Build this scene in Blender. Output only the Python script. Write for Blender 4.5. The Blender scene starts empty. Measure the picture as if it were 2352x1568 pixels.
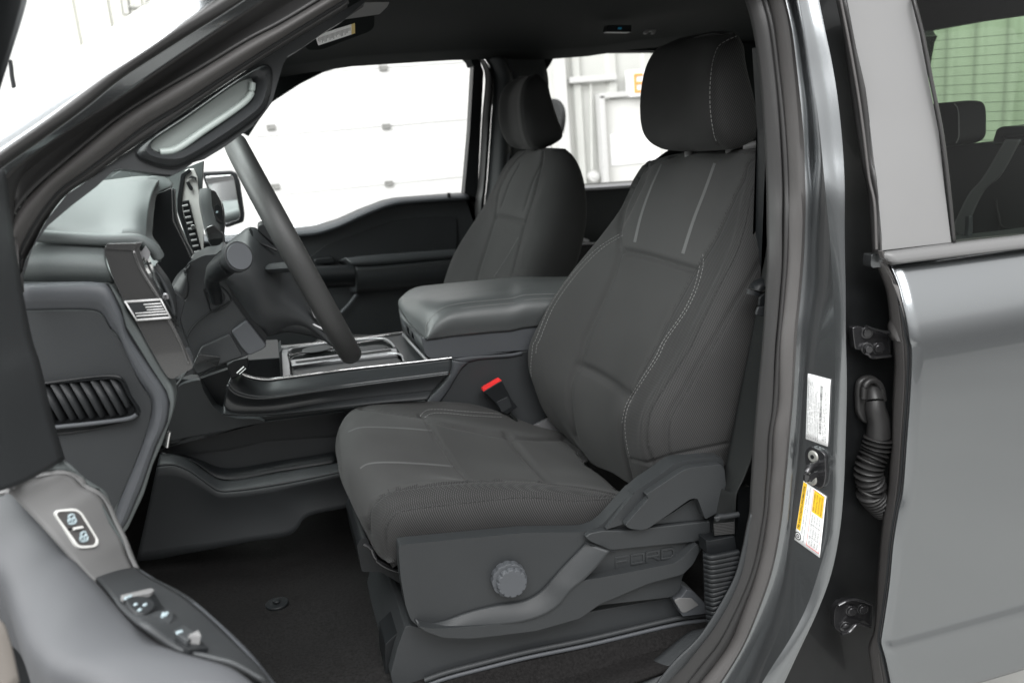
import bpy, bmesh, math, random
import numpy as np
from mathutils import Vector, Matrix
from mathutils.bvhtree import BVHTree
from mathutils.kdtree import KDTree
random.seed(7)
C = bpy.context.scene.collection
# ---------------------------------------------------------------- camera
EYE = 1.80                                  # camera height above the garage floor
W, H, F = 2352.0, 1568.0, 2000.0            # photo frame in which outlines were measured
CX, CY = W/2, H/2
_dY = Vector((575-CX, 338-CY, F)).normalized()
_dX = Vector((8600-CX, -350-CY, F)); _dX = (_dX - _dY*_dX.dot(_dY)).normalized()
_dZ = _dX.cross(_dY)
if _dZ.y > 0: _dZ = -_dZ
RT = Matrix((_dX, _dY, _dZ))                # rows: truck axes seen from the camera (right, down, ahead)
cam = bpy.data.cameras.new('camera'); camo = bpy.data.objects.new('camera', cam); C.objects.link(camo)
r, d, f = RT.col[0], RT.col[1], RT.col[2]
camo.matrix_world = Matrix(((r.x, -d.x, -f.x, 0), (r.y, -d.y, -f.y, 0), (r.z, -d.z, -f.z, EYE), (0, 0, 0, 1)))
cam.sensor_width = 36; cam.lens = F/W*36; cam.clip_start = 0.02; cam.clip_end = 200
cam.dof.use_dof = True; cam.dof.focus_distance = 1.58; cam.dof.aperture_fstop = 4.5
bpy.context.scene.camera = camo
sc = bpy.context.scene
sc.view_settings.view_transform = 'Standard'; sc.view_settings.look = 'None'
sc.view_settings.exposure = 0.2; sc.view_settings.gamma = 1.0
sc.cycles.max_bounces = 8; sc.cycles.diffuse_bounces = 4; sc.cycles.transparent_max_bounces = 12
sc.cycles.sample_clamp_indirect = 4
# ---------------------------------------------------------------- light
wd = bpy.data.worlds.new('World'); sc.world = wd; wd.use_nodes = True
nt = wd.node_tree; bg = nt.nodes['Background']
tc = nt.nodes.new('ShaderNodeTexCoord'); sp = nt.nodes.new('ShaderNodeSeparateXYZ'); rp = nt.nodes.new('ShaderNodeValToRGB')
mr = nt.nodes.new('ShaderNodeMapRange'); mr.inputs[1].default_value = -1; mr.inputs[2].default_value = 1
nt.links.new(tc.outputs['Generated'], sp.inputs[0]); nt.links.new(sp.outputs[2], mr.inputs[0]); nt.links.new(mr.outputs[0], rp.inputs[0])
e = rp.color_ramp.elements
e[0].position = 0.0; e[0].color = (0.09, 0.09, 0.09, 1); e[1].position = 1.0; e[1].color = (1, 1, 1, 1)
for p, v in ((0.40, .07), (0.495, .12), (0.525, .24), (0.57, .46), (0.60, .95), (0.72, 1.0)):
    q = e.new(p); q.color = (v, v, v*0.995, 1)
nt.links.new(rp.outputs[0], bg.inputs[0]); bg.inputs[1].default_value = 1.5
def area(name, loc, target, sx, sy, power, col=(1, 1, 1)):
    l = bpy.data.lights.new(name, 'AREA'); l.shape = 'RECTANGLE'; l.size = sx; l.size_y = sy; l.energy = power; l.color = col
    o = bpy.data.objects.new(name, l); C.objects.link(o); o.location = loc
    o.rotation_euler = (Vector(target)-Vector(loc)).to_track_quat('-Z', 'Y').to_euler(); return o
area('ceiling_lamp', (0.2, -1.9, 4.9), (0.4, 0.6, 1.2), 4.5, 2.2, 300, (1, 1, 1))
area('ceiling_lamp', (-1.3, 2.6, 5.2), (-1.0, 2.2, 1.0), 3.4, 3.0, 380, (.98, 1, 1))
area('ceiling_lamp', (-4.6, 1.9, 4.3), (0.8, 2.2, 1.3), 4.0, 2.0, 400, (1, 1, 1))  # added front fill, brightens the seat fronts through the windscreen
area('wall_fill_light', (0.5, 4.2, 4.6), (0.5, 6.5, 1.4), 6.0, 1.0, 25, (1, 1, 1))  # added fill that whitens the back wall, no such fitting is seen
# ---------------------------------------------------------------- pixel -> place helpers
def ray(px, py): return RT @ Vector((px-CX, py-CY, F))
def un(px, py, Y=1.5):
    """point of the photo at lateral distance Y (or on the plane given as (point, normal))"""
    d = ray(px, py)
    if isinstance(Y, tuple):
        p, n = Y; t = n.dot(p)/n.dot(d)
    else: t = Y/d.y
    return d*t
def atX(px, py, X): d = ray(px, py); return d*(X/d.x)
def atZ(px, py, Z): d = ray(px, py); return d*(Z/d.z)
def proj(P):
    c = RT.transposed() @ Vector(P); return (c.x/c.z*F+CX, c.y/c.z*F+CY)
def plane3(a, b, c):
    n = (b-a).cross(c-a).normalized(); return (a, n)
KEY = dict(a=(0, 0), b=(529.2, 0), c=(1117.2, 0), d=(1705.3, 0), e=(0, 352.8), f=(529.2, 352.8), g=(1117.2, 352.8), h=(1705.3, 352.8),
           i=(0, 705.6), j=(529.2, 705.6), k=(1117.2, 705.6), l=(1705.3, 705.6), m=(0, 1117.2), n=(529.2, 1117.2), o=(1117.2, 1117.2), p=(1675.8, 1117.2))
def T(s):
    """'a 10,20 30,40 f 5,6' -> list of photo points; z = plain photo frame"""
    out = []; k = 'z'
    for w in s.split():
        if ',' in w:
            x, y = map(float, w.split(','))
            if k == 'z': out.append((x, y))
            else:
                ox, oy = KEY[k]; q = 0.2875 if k in 'mnop' else 0.275
                out.append((ox+x*q, oy+y*q))
        else: k = w
    return out
def crom(P, n, closed=False):
    """Catmull-Rom through P, resampled to n points by arc length"""
    P = [Vector(p) for p in P]
    if len(P) == 2: return [P[0].lerp(P[1], i/(n-1)) for i in range(n)]
    Q = []; m = len(P)
    segs = m if closed else m-1
    for i in range(segs):
        if closed: p0, p1, p2, p3 = P[(i-1) % m], P[i], P[(i+1) % m], P[(i+2) % m]
        else:
            p1, p2 = P[i], P[i+1]; p0 = P[i-1] if i else p1*2-p2; p3 = P[i+2] if i+2 < m else p2*2-p1
        # centripetal
        t0 = 0; t1 = t0+max((p1-p0).length, 1e-6)**.5; t2 = t1+max((p2-p1).length, 1e-6)**.5; t3 = t2+max((p3-p2).length, 1e-6)**.5
        for s in range(12):
            t = t1+(t2-t1)*s/12
            A1 = p0*((t1-t)/(t1-t0))+p1*((t-t0)/(t1-t0)); A2 = p1*((t2-t)/(t2-t1))+p2*((t-t1)/(t2-t1)); A3 = p2*((t3-t)/(t3-t2))+p3*((t-t2)/(t3-t2))
            B1 = A1*((t2-t)/(t2-t0))+A2*((t-t0)/(t2-t0)); B2 = A2*((t3-t)/(t3-t1))+A3*((t-t1)/(t3-t1))
            Q.append(B1*((t2-t)/(t2-t1))+B2*((t-t1)/(t2-t1)))
    Q.append(P[0].copy() if closed else P[-1].copy())
    L = [0]
    for a, b in zip(Q, Q[1:]): L.append(L[-1]+(b-a).length)
    out = []; j = 0; cnt = n
    for i in range(cnt):
        s = L[-1]*i/(n if closed else n-1)
        while j < len(L)-2 and L[j+1] < s: j += 1
        dd = L[j+1]-L[j]; out.append(Q[j].lerp(Q[j+1], (s-L[j])/dd if dd > 1e-9 else 0))
    return out
def fillet(P, r, n=5):
    if r <= 0: return [Vector(p) for p in P]
    P = [Vector(p) for p in P]; out = []; m = len(P)
    for i in range(m):
        a, b, c = P[i-1], P[i], P[(i+1) % m]
        u = a-b; v = c-b
        if u.length < 1e-6 or v.length < 1e-6: continue
        ru = min(r, u.length*.48); rv = min(r, v.length*.48)
        s = b+u.normalized()*ru; t = b+v.normalized()*rv
        for q in range(n+1):
            w = q/n; out.append(s*(1-w)**2+b*2*w*(1-w)+t*w*w)
    return out
# ---------------------------------------------------------------- objects
ORG = {}
OFF = Vector((0, 0, EYE))
def link(name, verts, faces, mat, parent=None, smooth=True, sharp=None, mats=None, midx=None):
    """verts are in camera-origin truck axes; the object's origin goes to its own middle"""
    vs = [Vector(v)+OFF for v in verts]
    lo = Vector([min(v[i] for v in vs) for i in range(3)]); hi = Vector([max(v[i] for v in vs) for i in range(3)])
    c = (lo+hi)/2
    me = bpy.data.meshes.new(name); me.from_pydata([v-c for v in vs], [], faces)
    me.materials.append(mat)
    for mm in (mats or []): me.materials.append(mm)
    if midx is not None: me.polygons.foreach_set('material_index', midx)
    bm = bmesh.new(); bm.from_mesh(me)
    if not (mats): bmesh.ops.recalc_face_normals(bm, faces=bm.faces)
    bm.to_mesh(me); bm.free()
    if smooth:
        me.polygons.foreach_set('use_smooth', [True]*len(me.polygons))
        me.set_sharp_from_angle(angle=math.radians(sharp if sharp else 45))
    o = bpy.data.objects.new(name, me); C.objects.link(o)
    ORG[o.name] = c
    if parent is not None:
        o.parent = parent; o.location = c-ORG[parent.name]
    else: o.location = c
    return o
def tag(o, label=None, cat=None, group=None, kind=None):
    if label: o['label'] = label
    if cat: o['category'] = cat
    if group: o['group'] = group
    if kind: o['kind'] = kind
    return o
def empty(name, loc, label, cat):
    o = bpy.data.objects.new(name, None); C.objects.link(o); o.location = loc; ORG[o.name] = Vector(loc); return tag(o, label, cat)
class MB:
    def __init__(s): s.v = []; s.f = []; s.m = []
    def add(s, v, f, m=0):
        k = len(s.v); s.v += [Vector(x) for x in v]; s.f += [tuple(i+k for i in q) for q in f]; s.m += [m]*len(f); return s
    def build(s, name, mat, parent=None, mats=None, **kw):
        return link(name, s.v, s.f, mat, parent, mats=mats, midx=s.m if mats else None, **kw)
def mods(o, bevel=0, seg=3, solid=0, off=-1, sub=0):
    if solid:
        m = o.modifiers.new('solid', 'SOLIDIFY'); m.thickness = solid; m.offset = off
    if bevel:
        m = o.modifiers.new('bevel', 'BEVEL'); m.width = bevel; m.segments = seg; m.limit_method = 'ANGLE'; m.angle_limit = math.radians(35); m.use_clamp_overlap = True
        w = o.modifiers.new('wn', 'WEIGHTED_NORMAL'); w.keep_sharp = False
    if sub:
        m = o.modifiers.new('sub', 'SUBSURF'); m.levels = sub; m.render_levels = sub
    return o
def slab_geo(pts, Y, thick, r=0, away=None):
    P = fillet([(x, y, 0) for x, y in pts], r)
    A = [un(p.x, p.y, Y) for p in P]
    if away is None:
        if isinstance(Y, tuple):
            n = Y[1].copy()
            if n.dot(A[0]) < 0: n = -n
        else: n = Vector((0, 1, 0))
    else: n = Vector(away)
    B = [a+n*thick for a in A]; m = len(A)
    f = [tuple(range(m)), tuple(range(2*m-1, m-1, -1))]+[(i, i+m, (i+1) % m+m, (i+1) % m) for i in range(m)]
    return A+B, f
def slab(name, pts, Y, thick, mat, parent, r=6, bevel=.003, seg=3, away=None):
    if isinstance(pts, str): pts = T(pts)
    v, f = slab_geo(pts, Y, thick, r, away)
    return mods(link(name, v, f, mat, parent, smooth=True, sharp=60), bevel, seg)
def grid_faces(nu, nv, cu=False, cv=False):
    f = []
    for i in range(nu if cu else nu-1):
        for j in range(nv if cv else nv-1):
            a = i*nv+j; b = i*nv+(j+1) % nv; c = ((i+1) % nu)*nv+(j+1) % nv; d = ((i+1) % nu)*nv+j
            f.append((a, b, c, d))
    return f
def loft_pts(curves, nu, nv, closed=False):
    """curves: lists of 3D points running the same way -> nv rows along, nu across"""
    R = [crom(c, nv) for c in curves]; cols = []
    for j in range(nv): cols.append(crom([rr[j] for rr in R], nu, closed))
    return [cols[j][i] for i in range(nu) for j in range(nv)]
def P3(pts, Y):
    """photo points + Y (number, list, or function of 0..1) -> 3D"""
    if isinstance(pts, str): pts = T(pts)
    n = len(pts)
    if isinstance(Y, (list,)): ys = [np.interp(i/(n-1), np.linspace(0, 1, len(Y)), Y) for i in range(n)]
    else: ys = [Y]*n
    return [un(x, y, yy) for (x, y), yy in zip(pts, ys)]
def loft(name, curves, nu, nv, mat, parent, closed=False, solid=0, sharp=70):
    v = loft_pts(curves, nu, nv, closed)
    return mods(link(name, v, grid_faces(nu, nv, closed), mat, parent, sharp=sharp), solid=solid, off=0)
def band(cl, cr, bulge=0, nv=60, nu=7, shape='sin', out=(0, -1, 0)):
    """strip between two 3D curves, pushed out (towards -Y) by bulge"""
    a = crom(cl, nv); b = crom(cr, nv); v = []; out = Vector(out)
    for i in range(nu):
        t = i/(nu-1)
        w = math.sin(math.pi*t) if shape == 'sin' else (1-(2*t-1)**4)
        for j in range(nv): v.append(a[j].lerp(b[j], t)+out*bulge*w)
    return v, grid_faces(nu, nv)
def tube_geo(pts, rad, n=10, steps=None, closed=False, rfun=None, flat=1.0, upv=None):
    Q = crom(pts, steps or max(8, len(pts)*8), closed); v = []; m = len(Q)
    for i, q in enumerate(Q):
        t = (Q[(i+1) % m]-Q[i-1]) if closed else (Q[min(i+1, m-1)]-Q[max(i-1, 0)])
        t.normalize(); up = Vector(upv) if upv else (Vector((0, 0, 1)) if abs(t.z) < .9 else Vector((0, 1, 0)))
        s = t.cross(up).normalized(); u = s.cross(t).normalized()
        rr = rad*(rfun(i/(m-1)) if rfun else 1)
        for k in range(n):
            a = 2*math.pi*k/n; v.append(q+s*math.cos(a)*rr+u*math.sin(a)*rr*flat)
    fc = grid_faces(m, n, closed, True)
    if not closed: fc += [tuple(range(n-1, -1, -1)), tuple(range((m-1)*n, m*n))]
    return v, fc
def tube(name, pts, rad, mat, parent, **kw):
    v, fc = tube_geo(pts, rad, **kw); return link(name, v, fc, mat, parent, sharp=50)
def box_geo(c, dx, dy, dz, ax=None):
    c = Vector(c); X, Y, Z = ax if ax else (Vector((1, 0, 0)), Vector((0, 1, 0)), Vector((0, 0, 1)))
    v = [c+X*(sx*dx/2)+Y*(sy*dy/2)+Z*(sz*dz/2) for sx in (-1, 1) for sy in (-1, 1) for sz in (-1, 1)]
    return v, [(0, 1, 3, 2), (4, 6, 7, 5), (0, 4, 5, 1), (2, 3, 7, 6), (0, 2, 6, 4), (1, 5, 7, 3)]
def box(name, c, dx, dy, dz, mat, parent, ax=None, bevel=.002):
    v, f = box_geo(c, dx, dy, dz, ax); return mods(link(name, v, f, mat, parent), bevel)
def disc_geo(c, nrm, rad, h, n=28, r2=None, fun=None):
    nrm = Vector(nrm).normalized(); a = nrm.orthogonal().normalized(); b = nrm.cross(a); c = Vector(c); v = []
    for k in range(2):
        rr = rad if k == 0 else (r2 or rad)
        for i in range(n):
            t = 2*math.pi*i/n; q = rr*(fun(t) if fun else 1)
            v.append(c+nrm*h*k+a*math.cos(t)*q+b*math.sin(t)*q)
    return v, [tuple(range(n)), tuple(range(2*n-1, n-1, -1))]+[(i, i+n, (i+1) % n+n, (i+1) % n) for i in range(n)]
# ---------------------------------------------------------------- materials
def mat(name, col, rough=.6, metal=0, coat=0, bump=0, bscale=400, var=0, vscale=6, sheen=0, spec=.5, weave=0, wscale=900, coatr=.03):
    m = bpy.data.materials.new(name); m.use_nodes = True; n = m.node_tree; b = n.nodes['Principled BSDF']
    b.inputs['Base Color'].default_value = (*col, 1); b.inputs['Roughness'].default_value = rough; b.inputs['Metallic'].default_value = metal
    b.inputs['Coat Weight'].default_value = coat; b.inputs['Coat Roughness'].default_value = coatr; b.inputs['Specular IOR Level'].default_value = spec
    if sheen: b.inputs['Sheen Weight'].default_value = sheen; b.inputs['Sheen Roughness'].default_value = .4
    t = n.nodes.new('ShaderNodeTexCoord')
    if var:
        z = n.nodes.new('ShaderNodeTexNoise'); z.inputs['Scale'].default_value = vscale; z.inputs['Detail'].default_value = 6; n.links.new(t.outputs['Object'], z.inputs[0])
        x = n.nodes.new('ShaderNodeMapRange'); x.inputs[1].default_value = .3; x.inputs[2].default_value = .7; x.inputs[3].default_value = 1-var; x.inputs[4].default_value = 1+var
        n.links.new(z.outputs[0], x.inputs[0]); y = n.nodes.new('ShaderNodeVectorMath'); y.operation = 'SCALE'; y.inputs[0].default_value = col
        n.links.new(x.outputs[0], y.inputs['Scale']); n.links.new(y.outputs[0], b.inputs['Base Color'])
        q = n.nodes.new('ShaderNodeMapRange'); q.inputs[3].default_value = max(0, rough*(1-var*.6)); q.inputs[4].default_value = min(1, rough*(1+var*.6)); n.links.new(z.outputs[0], q.inputs[0]); n.links.new(q.outputs[0], b.inputs['Roughness'])
    hgt = None
    if bump:
        z = n.nodes.new('ShaderNodeTexNoise'); z.inputs['Scale'].default_value = bscale; z.inputs['Detail'].default_value = 3; n.links.new(t.outputs['Object'], z.inputs[0]); hgt = z.outputs[0]
    if weave:
        mp = n.nodes.new('ShaderNodeMapping'); mp.inputs['Rotation'].default_value = (math.radians(20), math.radians(12), math.radians(38)); n.links.new(t.outputs['Object'], mp.inputs[0])
        w1 = n.nodes.new('ShaderNodeTexWave'); w1.wave_type = 'BANDS'; w1.bands_direction = 'Z'; w1.inputs['Scale'].default_value = wscale; w1.inputs['Distortion'].default_value = .6; w1.inputs['Detail Scale'].default_value = 2
        w2 = n.nodes.new('ShaderNodeTexWave'); w2.bands_direction = 'X'; w2.inputs['Scale'].default_value = wscale*.8; w2.inputs['Distortion'].default_value = .6
        n.links.new(mp.outputs[0], w1.inputs[0]); n.links.new(mp.outputs[0], w2.inputs[0])
        ad = n.nodes.new('ShaderNodeMath'); ad.operation = 'MULTIPLY'; n.links.new(w1.outputs['Fac'], ad.inputs[0]); n.links.new(w2.outputs['Fac'], ad.inputs[1])
        if hgt:
            a2 = n.nodes.new('ShaderNodeMath'); a2.operation = 'ADD'; n.links.new(ad.outputs[0], a2.inputs[0]); n.links.new(hgt, a2.inputs[1]); hgt = a2.outputs[0]
        else: hgt = ad.outputs[0]
        if var:
            mx = n.nodes.new('ShaderNodeMapRange'); mx.inputs[3].default_value = 1-weave; mx.inputs[4].default_value = 1+weave*1.6; n.links.new(ad.outputs[0], mx.inputs[0])
            y2 = n.nodes.new('ShaderNodeVectorMath'); y2.operation = 'SCALE'; n.links.new(y.outputs[0], y2.inputs[0]); n.links.new(mx.outputs[0], y2.inputs['Scale']); n.links.new(y2.outputs[0], b.inputs['Base Color'])
    if hgt:
        u = n.nodes.new('ShaderNodeBump'); u.inputs['Strength'].default_value = bump or .4; u.inputs['Distance'].default_value = .001
        n.links.new(hgt, u.inputs['Height']); n.links.new(u.outputs[0], b.inputs['Normal'])
    return m
def glass(name, tint, refl=.035):
    m = bpy.data.materials.new(name); m.use_nodes = True; n = m.node_tree; n.nodes.clear()
    o = n.nodes.new('ShaderNodeOutputMaterial'); t = n.nodes.new('ShaderNodeBsdfTransparent'); t.inputs[0].default_value = (*tint, 1)
    g = n.nodes.new('ShaderNodeBsdfGlossy'); g.inputs['Roughness'].default_value = .0; x = n.nodes.new('ShaderNodeMixShader')
    lw = n.nodes.new('ShaderNodeLayerWeight'); pw = n.nodes.new('ShaderNodeMath'); pw.operation = 'POWER'; pw.inputs[1].default_value = 4.0; n.links.new(lw.outputs['Facing'], pw.inputs[0])
    fr = n.nodes.new('ShaderNodeMath'); fr.operation = 'MULTIPLY_ADD'; fr.inputs[1].default_value = .8; fr.inputs[2].default_value = refl; n.links.new(pw.outputs[0], fr.inputs[0])
    n.links.new(fr.outputs[0], x.inputs[0]); n.links.new(t.outputs[0], x.inputs[1]); n.links.new(g.outputs[0], x.inputs[2]); n.links.new(x.outputs[0], o.inputs[0]); return m
M = {}
M['paint'] = mat('dark grey metallic paint', (.175, .184, .19), .27, .88, 1.0, bump=.02, bscale=1500, coatr=.035)
M['shaded_paint'] = mat('body paint with shade in colour', (.007, .0075, .008), .42, 0, .12, spec=.2, bump=.05, bscale=200, var=.3, vscale=20)  # body-colour metal made near black, shade of the recess put into the colour
M['rubber'] = mat('seal rubber', (.026, .0255, .0255), .42, spec=.4, bump=.08, bscale=500, var=.12)
M['rubber2'] = mat('flocked seal', (.06, .057, .056), .62, bump=.1, bscale=700, var=.12)
M['plastic'] = mat('charcoal interior plastic', (.029, .0312, .033), .5, spec=.28, bump=.16, bscale=900, var=.08)
M['shield'] = mat('seat side moulding', (.024, .026, .0275), .48, spec=.3, bump=.2, bscale=900, var=.08)  # interior plastic in a darker copy, standing in for dimmer light here
M['plastic_d'] = mat('dark interior plastic', (.018, .0195, .021), .5, spec=.28, bump=.14, bscale=900, var=.1)
M['plastic_k'] = mat('black plastic', (.009, .010, .011), .42, spec=.22, bump=.08, bscale=700, var=.1)
M['plastic_l'] = mat('blue grey soft trim', (.058, .062, .068), .52, spec=.35, bump=.14, bscale=900, var=.05)
M['plastic_m'] = mat('mid grey switch panel', (.14, .14, .14), .5, bump=.06, bscale=700, var=.04)
M['dash'] = mat('grained dash skin', (.075, .085, .085), .55, bump=.3, bscale=520, var=.06)
M['applique'] = mat('satin grey pillar applique', (.17, .17, .17), .5, bump=.03, bscale=900, var=.03)
M['gloss'] = mat('piano black trim', (.012, .013, .013), .08, 0, 1.0)
M['gloss_m'] = mat('gloss charcoal end trim', (.10, .10, .10), .16, .75, 1.0)
M['badge'] = mat('pale silver badge print', (.50, .50, .50), .35)
M['satin'] = mat('satin dark trim', (.03, .032, .034), .28, .3, .2)
M['chrome'] = mat('bright metal', (.58, .58, .58), .2, 1.0)
M['silver'] = mat('satin silver paint', (.30, .30, .31), .32, .7)
M['dmetal'] = mat('dark coated steel', (.03, .03, .032), .22, .5, .6, bump=.1, bscale=120)
M['fabric'] = mat('charcoal twill cloth', (.037, .0368, .0368), .85, bump=.25, bscale=1400, var=.08, vscale=9, sheen=.06, spec=.2, weave=.62, wscale=135)
M['fabric_i'] = mat('plain charcoal cloth', (.033, .033, .0328), .88, bump=.25, bscale=1600, var=.06, vscale=9, sheen=.05, spec=.2)
M['fabric_u'] = mat('lighter grey cloth', (.040, .040, .0398), .85, bump=.25, bscale=1600, var=.06, vscale=9, sheen=.06, spec=.2)
M['stripe'] = mat('light grey woven stripe', (.075, .076, .076), .8, bump=.2, bscale=900)
M['thread'] = mat('light thread', (.20, .20, .197), .6)
M['thread_d'] = mat('black thread', (.012, .012, .012), .8)
M['leather'] = mat('grained vinyl', (.072, .077, .078), .42, bump=.25, bscale=420, var=.06)
M['wheel'] = mat('wheel leather', (.028, .0285, .0285), .5, spec=.35, bump=.28, bscale=330, var=.08)
M['carpet'] = mat('black carpet', (.013, .0125, .0125), .98, bump=.6, bscale=420, var=.3, vscale=200, spec=.03)
M['liner'] = mat('black headliner cloth', (.009, .0105, .0105), .95, bump=.3, bscale=500, var=.1, spec=.1)
M['belt'] = mat('black seatbelt webbing', (.010, .011, .011), .6, spec=.2, bump=.3, bscale=800, weave=.2, wscale=260, var=.05)
M['white_wall'] = mat('white painted steel', (.52, .52, .51), .5, bump=.02, bscale=30, var=.02, vscale=1.5)
M['grey_wall'] = mat('off-white painted wall', (.50, .505, .48), .5, var=.05, vscale=2)
M['mid_wall'] = mat('green grey metal cladding', (.46, .46, .42), .5, var=.05, vscale=2)
M['strip'] = mat('satin weatherstrip', (.12, .12, .12), .45, bump=.05, bscale=500)
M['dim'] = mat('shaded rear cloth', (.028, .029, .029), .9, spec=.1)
M['hdark'] = mat('dark hinge clip', (.20, .20, .19), .5, .2)
M['door_panel'] = mat('grey door paint', (.60, .60, .58), .5, var=.03, vscale=2)
M['hinge'] = mat('galvanised hinge', (.30, .30, .28), .45, .5)
M['paper'] = mat('white label', (.80, .80, .80), .5)
M['ink'] = mat('black ink', (.03, .03, .03), .6)
M['inkg'] = mat('grey ink', (.28, .28, .28), .6)
M['yellow'] = mat('yellow ink', (.85, .52, .02), .5)
M['redi'] = mat('red ink', (.7, .03, .04), .5)
M['red'] = mat('red buckle button', (.75, .03, .03), .35)
M['orange'] = mat('orange sign letters', (.85, .34, .08), .5)
M['mark'] = mat('pale blue switch marking', (.36, .44, .47), .5)
M['screen'] = mat('white for fascia reflection and switches', (.62, .62, .60), .2, 0, .5)  # on the stack this white stands in for a mirrored window
M['mirror'] = mat('mirror glass', (.9, .92, .92), .02, 1.0)
M['floor'] = mat('sealed concrete', (.30, .30, .29), .5, bump=.1, bscale=20, var=.15, vscale=1)
M['wind'] = glass('windscreen glass', (.89, .95, .925))
M['tint'] = glass('privacy glass', (.50, .66, .47))
M['clear'] = glass('side glass', (.74, .79, .75), .012)
# ================================================================ the garage around the truck
YW = 6.6
fl = MB(); fl.add([(-9, -6, -EYE), (9, -6, -EYE), (9, 9, -EYE), (-9, 9, -EYE)], [(0, 1, 2, 3)])
tag(fl.build('floor', M['floor']), kind='structure')
def wall_piece(name, x0, x1, z0, z1, y, step, mat, label, cat, rib=.035, slope=0):
    """ribbed steel cladding, ribs run upwards"""
    m = MB(); xs = []; x = x0
    while x < x1:
        xs += [(x, 0), (x+step*.62, 0), (x+step*.68, -rib), (x+step*.86, -rib), (x+step*.92, 0)]; x += step
    xs.append((x, 0)); n = len(xs)
    v = [(a, y+b, z0) for a, b in xs]+[(a, y+b, z1) for a, b in xs]+[(a, y+.06, z0) for a, b in xs]+[(a, y+.06, z1) for a, b in xs]
    f = [(i, i+1, i+1+n, i+n) for i in range(n-1)]+[(i+2*n, i+3*n, i+1+3*n, i+1+2*n) for i in range(n-1)]+[(0, n, 3*n, 2*n), (n-1, 3*n-1-2*n+n*0+n-0 if False else 2*n-1, 4*n-1, 3*n-1)]
    f += [(i+n, i+1+n, i+1+3*n, i+3*n) for i in range(n-1)]
    m.add(v, f); return tag(m.build(name, mat, sharp=20), label, cat)
# white sectional garage door seen through the passenger window
gx0, gx1 = un(250, 300, YW).x, un(1262, 300, YW).x
lines = [un(880, 156, YW).z, un(880, 291, YW).z, un(880, 425, YW).z]
dz = lines[0]-lines[1]
zs = [lines[0]+dz, lines[0], lines[1], lines[2], lines[2]-dz, lines[2]-2*dz]
m = MB()
for a, b in zip(zs, zs[1:]):
    vv, ff = box_geo(((gx0+gx1)/2, YW+.03, (a+b)/2), gx1-gx0, .06, a-b-.004); m.add(vv, ff)
    for k in range(1, 4):
        zz = b+(a-b)*k/4; vv, ff = box_geo(((gx0+gx1)/2, YW-.0015, zz), gx1-gx0, .003, .004); m.add(vv, ff)
vv, ff = box_geo(((gx0+gx1)/2, YW+.045, (zs[0]+zs[-1])/2), gx1-gx0, .03, zs[0]-zs[-1]); m.add(vv, ff)
gd = tag(m.build('garage_door', M['white_wall'], sharp=30), 'white sectional garage door with thin panel seams behind the passenger window', 'garage door')
for px, py in ((880, 156), (622, 292), (887, 290), (632, 428), (893, 421)):
    c = un(px, py, YW-.012); mm = MB()
    vv, ff = box_geo(c, .062, .006, .034); mm.add(vv, ff)
    for s in (-1, 1): vv, ff = box_geo(c+Vector((s*.022, -.006, 0)), .012, .01, .036); mm.add(vv, ff)
    vv, ff = tube_geo([c+Vector((-.03, -.009, -.012)), c+Vector((.03, -.009, -.012))], .006, steps=2); mm.add(vv, ff)
    mods(mm.build('hinge', M['hdark'], gd), .001)
# cladding with the man door, conduit and exit sign (seen through the rear passenger window)
wx0 = un(1262, 300, YW).x; wx1 = 5.6
cw = wall_piece('metal_wall', wx0+.01, wx1, -1.8, 2.6, YW, .30, M['grey_wall'], 'off-white ribbed metal wall behind the front seats, carrying the exit sign', 'wall')
post = MB(); a = un(1281, 300, YW-.05); b = un(1304, 300, YW-.05)
vv, ff = box_geo(((a.x+b.x)/2, YW-.05, .2), b.x-a.x, .1, 4.0); post.add(vv, ff)
tag(mods(post.build('door_track', M['white_wall']), .004), 'white steel door post between the garage door and the ribbed wall', 'post')
cb = MB(); a = un(1306, 181, YW-.06); b = un(1415, 181, YW-.06)
vv, ff = box_geo((a+b)/2, (b-a).length, .04, .045); cb.add(vv, ff)
tag(mods(cb.build('wall_rail', M['white_wall']), .004), 'white horizontal rail on the ribbed wall left of the exit sign', 'rail')
YD = YW-.10
a = un(1378, 221, YD); b = un(1700, 221, YD); zb = -1.8
dr = MB(); wv = b.x-a.x
vv, ff = box_geo((a.x+wv/2, YD+.03, (a.z-.03+zb)/2), wv-.06, .04, a.z-.03-zb); dr.add(vv, ff)
man = tag(mods(dr.build('entry_door', M['door_panel']), .003), 'plain pale grey entry door with a white notice, under the exit sign', 'door')
fr = MB()
for bx, w_, z0, z1 in ((a.x, .03, zb, a.z), (a.x+wv, .03, zb, a.z)):
    vv, ff = box_geo((bx, YD, (z0+z1)/2), w_*1.4, .09, z1-z0); fr.add(vv, ff)
vv, ff = box_geo((a.x+wv/2, YD, a.z), wv+.04, .09, .04); fr.add(vv, ff)
mods(fr.build('door_frame', M['white_wall'], man), .003)
s = un(1403, 309, YD-.02); t = un(1520, 370, YD-.02)
box('notice', ((s.x+t.x)/2, YD+.004, (s.z+t.z)/2), t.x-s.x, .006, s.z-t.z, M['paper'], man)
s = un(1444, 162, YD-.05); t = un(1530, 217, YD-.05)
ex = box('exit_sign', ((s.x+t.x)/2, YD-.02, (s.z+t.z)/2), t.x-s.x, .09, s.z-t.z, M['paper'], None, bevel=.006)
tag(ex, 'white box sign with orange EXIT letters above the entry door', 'sign')
zc = (s.z+t.z)/2; hh = (s.z-t.z)*.62; lw = .019; ff_y = YD-.068
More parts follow.
